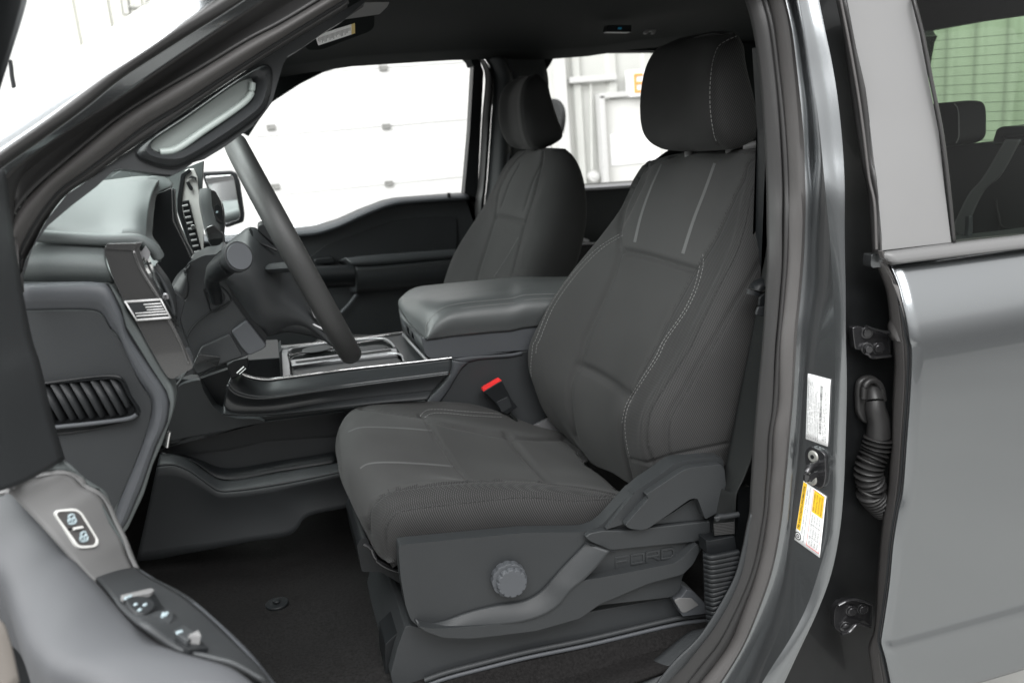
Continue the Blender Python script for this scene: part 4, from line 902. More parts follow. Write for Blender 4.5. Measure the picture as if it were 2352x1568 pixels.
deck('storage_bin', 'j 510,505 1380,402 1445,460 520,575', zt-.003, .005, M['plastic_k'], console, .004)
tube('storage_rim', [p+Vector((0, 0, .003)) for p in tz('j 515,500 1385,398 1455,462')], .0028, M['silver'], console, steps=40, n=8)
# small vertical front wall of the tray with slots
slab('tray_front', 'j 408,380 430,350 440,580 425,590', YK+.04, .10, M['plastic_d'], console, 1, .002)
slab('cubby', 'j 120,440 420,420 420,590 310,600 180,585 110,550', YK+.10, .2, M['plastic_k'], console, 3, .003)
# armrest lid
t1 = P3('f 1440,1275 1425,1225 1470,1165 1560,1120 1700,1100 2100,1062 2352,1040 g 300,1035 600,1035 900,1020', [2.24, 2.24])
t2 = P3('f 1415,1290 1415,1240 1500,1180 1620,1150 1800,1125 2100,1095 2352,1075 g 300,1065 600,1060 900,1050', [2.10, 2.10])
t3 = P3('f 1500,1420 1520,1330 1600,1240 1750,1200 1950,1175 2200,1150 2352,1140 g 300,1120 600,1100 900,1080', [1.98, 1.97])
t4 = P3('f 1625,1540 1640,1420 1700,1345 1800,1285 1950,1255 2200,1230 2352,1215 g 300,1192 550,1180 900,1160', [1.905, 1.90])
t5 = P3('f 1640,1545 1690,1480 1760,1420 1850,1380 2000,1370 2200,1355 2352,1345 g 300,1310 550,1280 900,1240', [1.882, 1.88])
t6 = P3('f 1642,1552 1750,1540 1850,1525 1950,1515 2050,1505 2200,1490 2352,1478 g 300,1458 550,1430 900,1400', [1.89, 1.89])
lid = loft('console_lid', [t1, t2, t3, t4, t5, t6], 70, 70, M['leather'], console, solid=.004)
fr1 = P3('f 1400,1235 1405,1330 1440,1400 j 1430,110', 2.24); fr2 = P3('f 1420,1240 1500,1400 1580,1500 1640,1550', [2.2, 1.89])
v, f_ = band(P3('f 1432,1250 1480,1340 1540,1430 1625,1540', [2.24, 2.10, 1.98, 1.905]), P3('f 1405,1300 j 1425,90 1500,160 1615,262', [2.25, 1.90]), .004, 30, 6); a1 = MB(); a1.add(v, f_); mods(a1.build('lid_front', M['leather'], console), solid=.004)
def dashes(name, P, ln, gp, rad, mat_, parent, lift=Vector((0, 0, 0))):
    L = [0]
    for a, b in zip(P, P[1:]): L.append(L[-1]+(b-a).length)
    def at(s):
        s = max(0, min(L[-1], s)); j = max(0, min(len(L)-2, int(np.searchsorted(L, s))-1)); dd = L[j+1]-L[j]; return P[j].lerp(P[j+1], (s-L[j])/dd if dd > 0 else 0)+lift
    a1 = MB(); s = 0
    while s < L[-1]-ln:
        v, f_ = tube_geo([at(s), at(s+ln/2)+Vector((0, -.0003, 0)), at(s+ln)], rad, n=5, steps=4); a1.add(v, f_); s += ln+gp
    return a1.build(name, mat_, parent)
P_ = crom(t4, 300); dashes('lid_stitching', P_, .0035, .002, .0007, M['thread'], console, Vector((0, -.0045, .003)))
P_ = [p+Vector((.008, -.010, -.007)) for p in P_]; dashes('lid_stitching', P_, .0035, .002, .0007, M['thread'], console, Vector((0, -.0015, .0)))
cbx = slab('console_box', 'f 1640,1556 1850,1528 2050,1508 2352,1480 g 300,1458 700,1415 k 700,330 0,380 j 2352,375 2000,410 1760,428 1700,435 1650,415 1625,380 1600,262', YK+.012, .3, M['plastic_l'], console, 4, .004)
fw = MB(); fw.add([un(*T('j 1425,70')[0], 2.22), un(*T('j 1605,262')[0], YK+.016), un(*T('j 1645,425')[0], YK+.016), un(*T('j 1455,215')[0], 2.22)], [(0, 1, 2, 3)]); mods(fw.build('console_box_front', M['plastic'], console), solid=.004)
for s in ('j 1470,150 1490,175 1500,235 1478,210', 'j 1510,200 1530,225 1535,270 1515,250'): slab('port', s, 2.02, .004, M['plastic_k'], console, 1, 0)
tube('console_front_edge', P3('j 1445,225 1500,290 1640,440', [2.2, 1.88]), .004, M['silver'], console, steps=14, n=8)
# console flank beside the seat
flank = slab('console_side_panel', 'j 1850,428 2352,385 k 500,330 500,1200 j 1700,1100 1500,900 1600,790 1740,690 1835,560', YK+.012, .05, M['plastic'], truck, 5, .006)
v, f_ = band(P3('j 1850,440 1835,560 1780,640 1700,720 1640,785 1560,860', YK+.006), P3('j 1990,462 1930,520 1880,600 1820,700 1755,790 1690,870', YK+.010), .004, 30, 6); a1 = MB(); a1.add(v, f_)
v, f_ = band(P3('j 1850,430 2000,410 2352,385 k 300,365', YK+.006), P3('j 1985,465 2100,440 2352,420 k 300,400', YK+.012), .004, 30, 6); a1.add(v, f_)
mods(a1.build('panel_flange', M['plastic_l'], flank), solid=.003)
# buckle
bk = slab('seatbelt_buckle', 'j 2112,705 2265,612 2352,775 k 262,835 170,895 130,870 60,780', 1.845, .022, M['plastic_k'], truck, 3, .003)
slab('buckle_button', 'j 2115,680 2252,600 2268,612 2112,702', 1.847, .018, M['red'], bk, 1, .002)
slab('buckle_inset', 'k 85,790 180,745 215,830 130,880', 1.8435, .003, M['plastic_d'], bk, 3, .001)
tube('buckle_stalk', P3('k 180,880 230,930 280,990', 1.86), .018, M['belt'], bk, flat=.3, steps=8)
slab('buckle_anchor', 'k 400,990 520,930 560,960 640,1040 600,1060', 1.86, .01, M['silver'], truck, 2, .002)
# dark slope under the console down to the carpet (tunnel with moulded ledge)
YT = 1.90
tun = slab('tunnel_trim', 'i 1470,590 1650,610 1800,850 1850,880 j 230,912 1100,825 1640,775 1640,1300 880,1300 0,1440 i 1850,1440 1600,1290 1480,1232 1330,1225 1350,1150 1420,1000', YT+.02, .05, M['plastic_d'], truck, 5, .006)
slab('tunnel_panel', 'i 1450,700 1520,640 1670,600 1700,700 1780,830 1860,900 2000,930 j 230,930 300,960 100,1000 -250,1070 -500,1165 -900,1185 i 1370,1180 1400,1060', YT-.0, .02, M['plastic'], tun, 8, .006)
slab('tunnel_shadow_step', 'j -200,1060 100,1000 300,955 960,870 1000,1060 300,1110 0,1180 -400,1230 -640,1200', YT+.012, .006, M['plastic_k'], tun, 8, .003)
ld = MB()
lt = P3('i 1335,1225 1480,1232 1600,1285 1720,1370 1850,1440 1960,1438 2352,1372 j 880,1300 1200,1250', 1.88); lb = P3('i 1310,1330 1450,1320 1570,1360 1700,1450 1830,1535 1960,1535 2352,1480 j 900,1385 1200,1330', 1.845)
v, f_ = band(lt, lb, .012, 70, 10); ld.add(v, f_)
lb2 = P3('m 1090,590 1250,575 1450,535 1600,510 2000,435 n 480,380 540,330 600,245 900,170 1400,60', 1.86)
v, f_ = band(lb, lb2, -.012, 70, 10); ld.add(v, f_)
mods(ld.build('tunnel_ledge', M['plastic'], tun, sharp=80), solid=.005)
# ledge floor behind lip
v, f_ = band(P3('i 1380,1190 1600,1220 1900,1190 2352,1130 j 880,1060', 1.99), P3('i 1340,1228 1600,1290 1850,1442 2352,1374 j 880,1302', 1.885), 0, 40, 5); a1 = MB(); a1.add(v, f_); mods(a1.build('tunnel_tray', M['plastic_k'], tun), solid=.004)
tube('door_map_chrome', P3('i 1412,1040 1400,1100 1390,1165', 1.30), .0035, M['chrome'], truck, steps=8, n=8)
slab('knee_panel', 'e 1300,950 1420,1140 1480,1180 1540,1240 i 1500,120 1560,300 1620,470 1520,590 1450,760 1440,690 1600,500 1520,300 1430,110', 1.36, .02, M['plastic_d'], truck, 4, .003)
v, f_ = band(P3('e 1285,940 1360,1050 1440,1230 1470,1350', 1.31), P3('e 1320,920 1420,1060 1470,1200 1480,1380', 1.36), .003, 20, 5); a1 = MB(); a1.add(v, f_); mods(a1.build('knee_trim', M['plastic'], truck), solid=.004)
slab('under_dash', 'i 1500,560 1650,600 2000,480 2100,700 1900,900 1500,1150 1390,1180 1450,800', 1.97, .02, M['plastic_k'], truck, 5, .004)
# ================================================================ seats
def seam_field(V, seams, N):
    """press seams (3D polylines) into the surface: V list of Vectors, N normals"""
    for P, wdt, dep in seams:
        kd = KDTree(len(P)); 
        for i, p in enumerate(P): kd.insert(p, i)
        kd.balance()
        for i, v in enumerate(V):
            co, ix, ds = kd.find(v)
            if ds < wdt*3: V[i] = v-N[i]*dep*math.exp(-(ds/wdt)**2)
    return V
def normals(V, fcs):
    N = [Vector() for _ in V]
    for q in fcs:
        n = (V[q[2]]-V[q[0]]).cross(V[q[3]]-V[q[1]])
        for i in q: N[i] += n
    return [n.normalized() if n.length > 0 else Vector((0, -1, 0)) for n in N]
class Skin:
    """dense lofted cushion; photo outlines are dropped onto it from the eye point"""
    def __init__(s, curves, nu, nv, closed, refX, relax=None):
        s.V = loft_pts(curves, nu, nv, closed); s.F = grid_faces(nu, nv, closed); s.closed = closed; s.nu = nu; s.nv = nv
        s.relaxed = bool(relax) and relax[2] > 50
        if relax:                           # even out the depth between the traced lines
            a, b, its = relax; D = [v.length for v in s.V]; U = [v.normalized() for v in s.V]
            i0, i1 = int(nu*a), int(nu*b)
            for _ in range(its):
                E_ = list(D)
                for i in range(i0, i1):
                    for j in range(2, nv-2):
                        k = i*nv+j; E_[k] = D[k]*.4+(D[k-1]+D[k+1]+D[k-nv]+D[k+nv])*.15
                D = E_
            s.V = [u*dd for u, dd in zip(U, D)]
        if closed:
            for jj in (0, nv-1):
                c = sum((s.V[i*nv+jj] for i in range(nu)), Vector())/nu; k = len(s.V); s.V.append(c)
                for i in range(nu): s.F.append((i*nv+jj, ((i+1) % nu)*nv+jj, k, k))
        s.N = normals(s.V, [q for q in s.F]); c = sum(s.V, Vector())/len(s.V)
        sg = sum(1 if n.dot(v-refX) > 0 else -1 for n, v in zip(s.N, s.V))
        if sg < 0: s.N = [-n for n in s.N]
        s.re()
    def eye_out(s): s.N = [(-n if n.dot(v) > 0 else n) for n, v in zip(s.N, s.V)]
    def re(s):
        s.mid = sum(s.V, Vector())/len(s.V)
        s.bv = BVHTree.FromPolygons(s.V, [q if q[2] != q[3] else q[:3] for q in s.F])
    def hit(s, px, py, lift=0):
        d = ray(px, py).normalized(); l, n, i, ds = s.bv.ray_cast(Vector(), d)
        if l is None:                       # just off the edge: step towards the middle of the cushion
            mx_, my_ = proj(s.mid)
            for k in range(40):
                px += (mx_-px)*.012; py += (my_-py)*.012; d = ray(px, py).normalized(); l, n, i, ds = s.bv.ray_cast(Vector(), d)
                if l is not None: break
            else: l, n, i, ds = s.bv.find_nearest(d*1.75)
        if n.dot(d) > 0: n = -n
        return l+n*lift
    def line(s, pts, n=120, lift=0):
        Q = crom([Vector((x, y, 0)) for x, y in (T(pts) if isinstance(pts, str) else pts)], n); return [s.hit(p.x, p.y, lift) for p in Q]
    def press(s, seams):
        s.eye_out()
        s.V = seam_field(s.V, seams, s.N); s.re()
    def zones(s, polys):
        """material index per face from regions outlined in the photo (faces turned to the eye only)"""
        out = []
        polys = [(T(p) if isinstance(p, str) else p, k) for p, k in polys]
        for q in s.F:
            c = sum((s.V[i] for i in q), Vector())/len(q); n = (s.V[q[2]]-s.V[q[0]]).cross(s.V[q[1]]-s.V[q[3]] if q[2] != q[3] else s.V[q[1]]-s.V[q[0]]); m = 0
            x, y = proj(c)
            for P, k in polys:
                ins = False; j = len(P)-1
                for i in range(len(P)):
                    if (P[i][1] > y) != (P[j][1] > y) and x < (P[j][0]-P[i][0])*(y-P[i][1])/(P[j][1]-P[i][1])+P[i][0]: ins = not ins
                    j = i
                if ins: m = k
            if m:
                d = c.normalized(); h = s.bv.ray_cast(Vector(), d)
                if h[0] is not None and h[3] < c.length-.02: m = 0
            out.append(m)
        return out
    def flat(s):
        """the same cushion with its front evened out fore and aft (for the copy seen from the side)"""
        if not s.closed or not s.relaxed: return s.V
        if not hasattr(s, 'W'):
            a, b = int(s.nu*.03), int(s.nu*.62); nv = s.nv; X = [v.x for v in s.V]
            for _ in range(220):
                E_ = list(X)
                for i in range(a, b):
                    for j in range(3, nv-3):
                        k = i*nv+j; E_[k] = X[k]*.3+(X[k-1]+X[k+1])*.1+(X[k-nv]+X[k+nv])*.25
                X = E_
            s.W = [Vector((x, v.y, v.z)) for x, v in zip(X, s.V)]
            s.kd = KDTree(len(s.V))
            for i, v in enumerate(s.V): s.kd.insert(v, i)
            s.kd.balance()
        return s.W
    def move(s, p):
        W = s.flat()
        if W is s.V: return p
        co, i, ds = s.kd.find(p); return p+Vector((W[i].x-s.V[i].x-.0015, 0, 0)) if ds < .03 else p
    def build(s, name, parent, mats, zs=None, xf=None):
        F_ = [q if q[2] != q[3] else q[:3] for q in s.F]
        V = s.V if xf is None else [xf(v) for v in s.flat()]
        o = link(name, V, F_, mats[0], parent, mats=mats[1:] or None, midx=zs, sharp=85)
        if mats[1:]:
            bm = bmesh.new(); bm.from_mesh(o.data); bmesh.ops.recalc_face_normals(bm, faces=bm.faces); bm.to_mesh(o.data); bm.free()
        return o
# ---- backrest
def shf(z): return .022+.10*(z+.285)          # the passenger seat stands a little further forward
def mirP(p):
    t = min(1, max(0, (p.y-1.77)/.09)); t = t*t*(3-2*t)*(1 if p.z < -.09 else 0)
    t2 = min(1, max(0, (1.56-p.y)/.14)); t2 = t2*t2*(3-2*t2)
    if p.z < -.09: return Vector((p.x-shf(p.z)+.028*t-.035*t2, 2*YC-p.y+.02*t2, p.z))
    return Vector((p.x-shf(p.z), 2*YC-p.y+.028*t2, p.z))
def invP(p): return Vector((p.x+shf(p.z), 2*YC-p.y, p.z))
def back_off(c, dx, Y): return [Vector((p.x+dx, Y, p.z)) for p in c]
q1 = P3('z 1575,353 1535,360 1483,383 1464,408 1453,430 1420,488 1384,537 1310,628 1268,688 1241,738 1219,784 1213,810 1215,849 1227,884 1244,931 1266,967 1293,992 1330,1030', [1.80, 1.83, 1.85, 1.865, 1.865, 1.86, 1.855, 1.85, 1.84, 1.82])
q2 = P3('z 1605,351 1545,356 1500,372 1485,395 1478,430 1446,490 1410,545 1350,620 1310,680 1276,740 1250,800 1244,850 1255,900 1280,955 1310,1000 1345,1045', [1.79, 1.80, 1.81, 1.81, 1.81, 1.81, 1.81, 1.80, 1.79])
q3 = P3('z 1612,350 1570,354 1530,365 1500,395 1475,440 1450,500 1423,578 1405,642 1376,710 1343,784 1334,821 1310,882 1308,926 1315,975 1335,1025 1360,1065', [1.76, 1.75, 1.745, 1.742, 1.74, 1.74, 1.74, 1.74])
q4 = P3('z 1635,349 1610,355 1588,380 1560,450 1535,520 1510,600 1480,680 1445,760 1410,860 1390,920 1380,980 1385,1040 1405,1085', [1.63, 1.62, 1.62, 1.62])
q5 = P3('z 1690,346 1690,352 1680,385 1660,450 1640,530 1598,620 1546,720 1510,784 1475,849 1447,908 1428,953 1427,1003 1440,1065 1453,1113', [1.52, 1.505, 1.50, 1.50, 1.50])
q6 = P3('z 1715,345 1722,352 1715,390 1695,470 1680,540 1645,630 1605,710 1560,790 1505,880 1475,935 1462,990 1463,1040 1475,1090 1480,1110', [1.47, 1.45, 1.435, 1.43, 1.425, 1.43])
q7 = P3('z 1745,343 1752,355 1738,395 1718,444 1706,504 1684,578 1640,664 1585,784 1530,871 1488,939 1480,981 1483,1022 1500,1075 1508,1095', [1.44, 1.415, 1.395, 1.385, 1.38, 1.39])
q8 = P3('z 1766,341 1782,360 1788,440 1775,540 1764,570 1722,644 1681,710 1626,802 1571,898 1538,953 1531,997 1538,1060 1545,1085', [1.44, 1.40, 1.375, 1.365, 1.36, 1.365])
q9 = P3('z 1778,343 1802,368 1822,470 1835,600 1825,760 1800,860 1760,950 1710,1000 1690,1035 1685,1055', [1.46, 1.42, 1.40, 1.39, 1.38, 1.38])
top_c = sum((c[0] for c in (q1, q3, q5, q7)), Vector())/4
q10 = [Vector((p.x+.03, 1.47, p.z)) for p in q9]; q11 = [Vector((p.x+.03, 1.75, p.z)) for p in q9]
q12 = [invP(p) for p in P3('z 1262,338 1285,338 1308,350 1325,375 1338,410 1344,450 1345,490 1341,540 1330,575 1318,620 1300,680 1285,720 1270,760', [2.45, 2.345, 2.34, 2.34, 2.34])]
q12 = [Vector((max(p.x, b.x+.05*min(1, i/5)), p.y, p.z)) for i, (p, b) in enumerate(zip(crom(q12, 30), crom(q1, 30)))]
q11 = [Vector((p.x+.015, 1.74, p.z)) for p in q12]; q10 = [Vector((p.x+.015, 1.50, p.z)) for p in q12]
bk_ = Skin([q1, q2, q3, q4, q5, q6, q7, q8, q9, q10, q11, q12], 270, 250, True, Vector((.85, 1.62, -.3)), (.04, .66, 190))
SM = {}
SM['insL'] = 'g 1560,20 1330,110 1200,330 1150,450 1125,560 1110,680 1113,810 1050,1050 940,1300 820,1567 k 790,420 700,640 695,800 720,980 745,1080'
SM['insR'] = 'g 2240,10 2160,100 2140,200 2080,320 1900,720 1740,970 1560,1300 1430,1567 k 1300,520 1200,735 1130,900 1125,1080 1180,1330 1220,1480'
SM['mid'] = 'g 1113,810 1300,845 1500,900 1740,970'; SM['lum'] = 'k 770,485 900,540 1050,630 1190,735'
SM['side1'] = 'g 2352,60 2250,160 2180,330 2140,550 2060,820 1900,1130 1700,1567 k 1700,290 1500,600 1350,850 1320,1000 1330,1150 1400,1330'
SM['side2'] = 'g 2352,790 2200,1060 2050,1300 1900,1560 k 1850,350 1650,700 1530,900 1505,1060 1530,1290'
SM['hemb'] = 'k 1200,1265 1260,1280 1340,1300 1390,1290 1530,1245 1800,1185 2010,1140'
SM['dsR'] = 'g 1808,840 1812,930 1770,1100 1680,1300 1500,1567 k 1440,410 1280,660 1190,820 1160,960 1165,1080 1200,1270'
SM['dsL'] = 'g 1110,675 950,775 800,915 650,1095 520,1295 410,1560 k 395,300 380,400 372,520 382,600'
SM['flapL'] = 'g 1090,690 1120,560'
L3 = {k: bk_.line(v, 140) for k, v in SM.items()}
bk_.press([(L3['insL'], .008, .008), (L3['insR'], .008, .008), (L3['mid'], .007, .009), (L3['lum'], .009, .008), (L3['side1'], .0045, .0035), (L3['side2'], .0045, .0035), (L3['hemb'], .004, .004), (L3['dsR'], .004, .0012), (L3['dsL'], .004, .0012)])
upper = 'g 1330,110 1200,330 1150,450 1125,560 1110,680 1113,810 1300,845 1500,900 1740,970 1900,720 2080,320 2140,200 2160,100 2240,10 1900,-20 1560,0'
insert = 'g 1113,810 1300,845 1500,900 1740,970 1560,1300 1430,1567 k 1300,520 1200,735 1130,900 1125,1080 1180,1330 1220,1480 1100,1400 745,1080 720,980 695,800 700,640 790,420 g 820,1567 940,1300 1050,1050'
lbol = 'g 1450,0 1330,110 1200,330 1150,450 1125,560 1110,680 1113,810 1050,1050 940,1300 820,1567 k 790,420 700,640 695,800 720,980 760,1200 300,1000 200,300 g 200,1567 900,600 1100,100'
def quadstrip(P0, w0, w1):
    """widen a photo polyline into a polygon"""
    P = [Vector((x, y, 0)) for x, y in T(P0)]; out1 = []; out2 = []
    for i, p in enumerate(P):
        t = (P[min(i+1, len(P)-1)]-P[max(i-1, 0)]).normalized(); n = Vector((-t.y, t.x, 0)); w = w0+(w1-w0)*i/(len(P)-1); out1.append(p+n*w/2); out2.append(p-n*w/2)
    return [(p.x, p.y) for p in out1+out2[::-1]]
bz = bk_.zones([(lbol, 1), (insert, 1), (upper, 2)])
FM = [M['fabric'], M['fabric_i'], M['fabric_u'], M['stripe']]
# ---- cushion
u1 = P3('z 815,1060 800,1000 804,962 829,938 873,927 942,923 1010,923 1079,927 1130,940 1176,958 1238,981 1293,994 1360,1020', [1.86, 1.86, 1.86, 1.86, 1.86, 1.85])
u2 = P3('z 785,1070 772,1025 780,980 800,953 845,942 900,943 960,948 1040,958 1100,968 1180,985 1260,1004 1340,1030', [1.80, 1.81, 1.81, 1.81, 1.81])
u3 = P3('z 788,1100 774,1050 783,1000 810,970 865,964 930,966 985,970 1024,975 1093,989 1164,1000 1230,1014 1320,1040', [1.75, 1.75, 1.75, 1.745])
u4 = P3('z 805,1150 780,1085 793,1035 830,1003 900,1003 960,1012 1024,1030 1090,1043 1200,1058 1290,1068 1380,1085', [1.66, 1.65, 1.65, 1.65])
u5 = P3('z 822,1190 797,1120 808,1068 850,1046 920,1040 980,1052 1052,1072 1150,1082 1250,1090 1330,1095 1410,1112', [1.58, 1.57, 1.57, 1.57])
u6 = P3('z 838,1222 815,1160 828,1110 860,1083 930,1078 1000,1088 1076,1103 1150,1106 1260,1108 1350,1115 1430,1130', [1.52, 1.51, 1.51, 1.51])
u7 = P3('z 852,1250 832,1190 845,1142 880,1117 940,1107 1010,1103 1076,1104 1150,1104 1260,1110 1365,1124 1435,1140', [1.475, 1.465, 1.455, 1.455, 1.46])
u8 = P3('z 872,1278 858,1215 866,1172 895,1145 940,1135 1010,1127 1076,1124 1150,1122 1260,1126 1365,1135 1432,1150', [1.425, 1.42, 1.41, 1.41, 1.42])
u9 = P3('z 893,1290 882,1235 886,1198 909,1172 946,1163 1010,1156 1075,1149 1140,1143 1205,1137 1290,1143 1361,1143 1428,1160', [1.395, 1.392, 1.39, 1.392, 1.40])
u10 = P3('z 900,1292 905,1255 925,1225 960,1210 1010,1205 1075,1200 1140,1190 1205,1185 1290,1185 1361,1180 1415,1180', [1.392, 1.382, 1.38, 1.382, 1.40])
u11 = P3('z 905,1295 912,1290 940,1275 980,1266 1030,1262 1090,1256 1150,1250 1210,1245 1290,1238 1361,1222 1400,1200', [1.40, 1.395, 1.395, 1.40])
u12 = [p+Vector((0, .05, -.03)) for p in u11]; u13 = [p+Vector((0, .40, -.03)) for p in u11]
cu_ = Skin([u1, u2, u3, u4, u5, u6, u7, u8, u9, u10, u11, u12, u13], 260, 250, True, Vector((.4, 1.62, -.66)), (.03, .72, 48))
CM = {}
CM['arc'] = 'j 1590,900 1640,930 1700,1050 1800,1200 1900,1350 1990,1445'
CM['far'] = 'j 1090,840 1300,872 1590,918 1640,930 1800,980 2050,1030 2180,1060 k 400,1100 660,1095'
CM['r1'] = 'k 170,1050 330,1250 520,1455'; CM['r2'] = 'k 660,1095 850,1280 1100,1520'
CM['near'] = 'n 1105,350 1100,230 1120,150 1200,70 1290,15 j 1400,1505 1600,1480 1800,1460 2000,1450 k 0,1448 300,1450 600,1478 900,1522 1080,1560'
CM['low'] = 'n 1260,590 1228,400 1240,280 1320,190 1450,160 1700,130 1900,108 2352,68 o 600,92 850,90 1040,70'
C3 = {k: cu_.line(v, 140) for k, v in CM.items()}
cu_.press([(C3['arc'], .007, .006), (C3['far'], .008, .006), (C3['r1'], .010, .009), (C3['r2'], .010, .008), (C3['near'], .007, .007), (C3['low'], .004, .003)])
cz = cu_.zones([('j 900,900 1000,840 1090,838 1300,872 1590,918 1640,930 1700,1050 1800,1200 1900,1350 1990,1445 1600,1480 1400,1505 1290,1567 n 1290,15 1200,70 1100,230 1000,250 900,0', 2),
                ('j 1640,930 1700,1050 1800,1200 1900,1350 1990,1445 k 0,1448 300,1450 600,1478 900,1522 1100,1560 1300,1560 640,1040 170,1050 j 2050,1030 1800,980', 1), ('j 1090,838 1250,790 1700,770 2352,900 k 640,1030 170,1060 j 2050,1040 1640,935', 1)])
# ---- headrest
h1 = P3('z 1640,72 1598,81 1557,91 1530,103 1510,112 1495,131 1483,156 1475,188 1471,220 1470,253 1473,286 1481,311 1498,330 1525,342 1560,346 1600,346', [1.65, 1.71, 1.735, 1.745, 1.745, 1.745, 1.72, 1.65])
h2 = P3('z 1650,72 1610,82 1575,95 1545,115 1525,150 1512,200 1508,250 1512,300 1530,332 1565,345 1605,347', [1.62, 1.66, 1.68, 1.69, 1.69, 1.67, 1.63])
h3 = P3('z 1662,71 1640,78 1610,95 1592,125 1580,165 1573,210 1572,255 1577,300 1592,335 1610,347', [1.59, 1.60, 1.60, 1.60, 1.60])
h4 = P3('z 1678,74 1670,85 1650,105 1638,132 1630,165 1626,209 1628,253 1633,290 1640,320 1655,345', [1.53, 1.515, 1.505, 1.50, 1.505, 1.53])
h5 = P3('z 1686,76 1686,90 1670,115 1660,145 1655,180 1655,220 1660,260 1666,300 1672,325 1680,343', [1.51, 1.49, 1.478, 1.475, 1.48, 1.50])
h6 = P3('z 1692,80 1698,100 1698,135 1702,175 1708,220 1714,265 1719,300 1716,325 1702,340', [1.51, 1.485, 1.475, 1.475, 1.48, 1.50])
h7 = P3('z 1696,84 1707,105 1712,140 1719,175 1728,210 1736,248 1742,280 1743,303 1735,316 1720,328 1708,335', [1.52, 1.50, 1.49, 1.49, 1.50, 1.52])
h8 = [Vector((p.x+.004, 1.62, p.z)) for p in h7]; h9 = [Vector((p.x-.006, 1.72, p.z)) for p in h7]; h10 = [invP(p) for p in P3('z 1222,170 1232,171 1245,176 1256,190 1262,210 1268,240 1275,265 1284,285 1291,305 1289,314 1278,326 1250,337', [2.47, 2.45, 2.44, 2.44, 2.45, 2.47])]
h9 = [Vector((p.x+.006, 1.68, p.z)) for p in h10]; h8 = [Vector((p.x+.006, 1.56, p.z)) for p in h10]
hr_ = Skin([h1, h2, h3, h4, h5, h6, h7, h8, h9, h10], 150, 120, True, Vector((.86, 1.62, .03)))
hs = hr_.line([(1691, 84), (1667, 95), (1651, 107), (1640, 132), (1634, 165), (1631, 209), (1632, 253), (1636, 286), (1642, 316), (1649, 330)], 120)
hr_.press([(hs, .004, .002)])
hz = hr_.zones([([(1691, 84), (1667, 95), (1651, 107), (1640, 132), (1634, 165), (1631, 209), (1632, 253), (1636, 286), (1642, 316), (1649, 350), (1440, 360), (1440, 60), (1660, 60)], 1)])
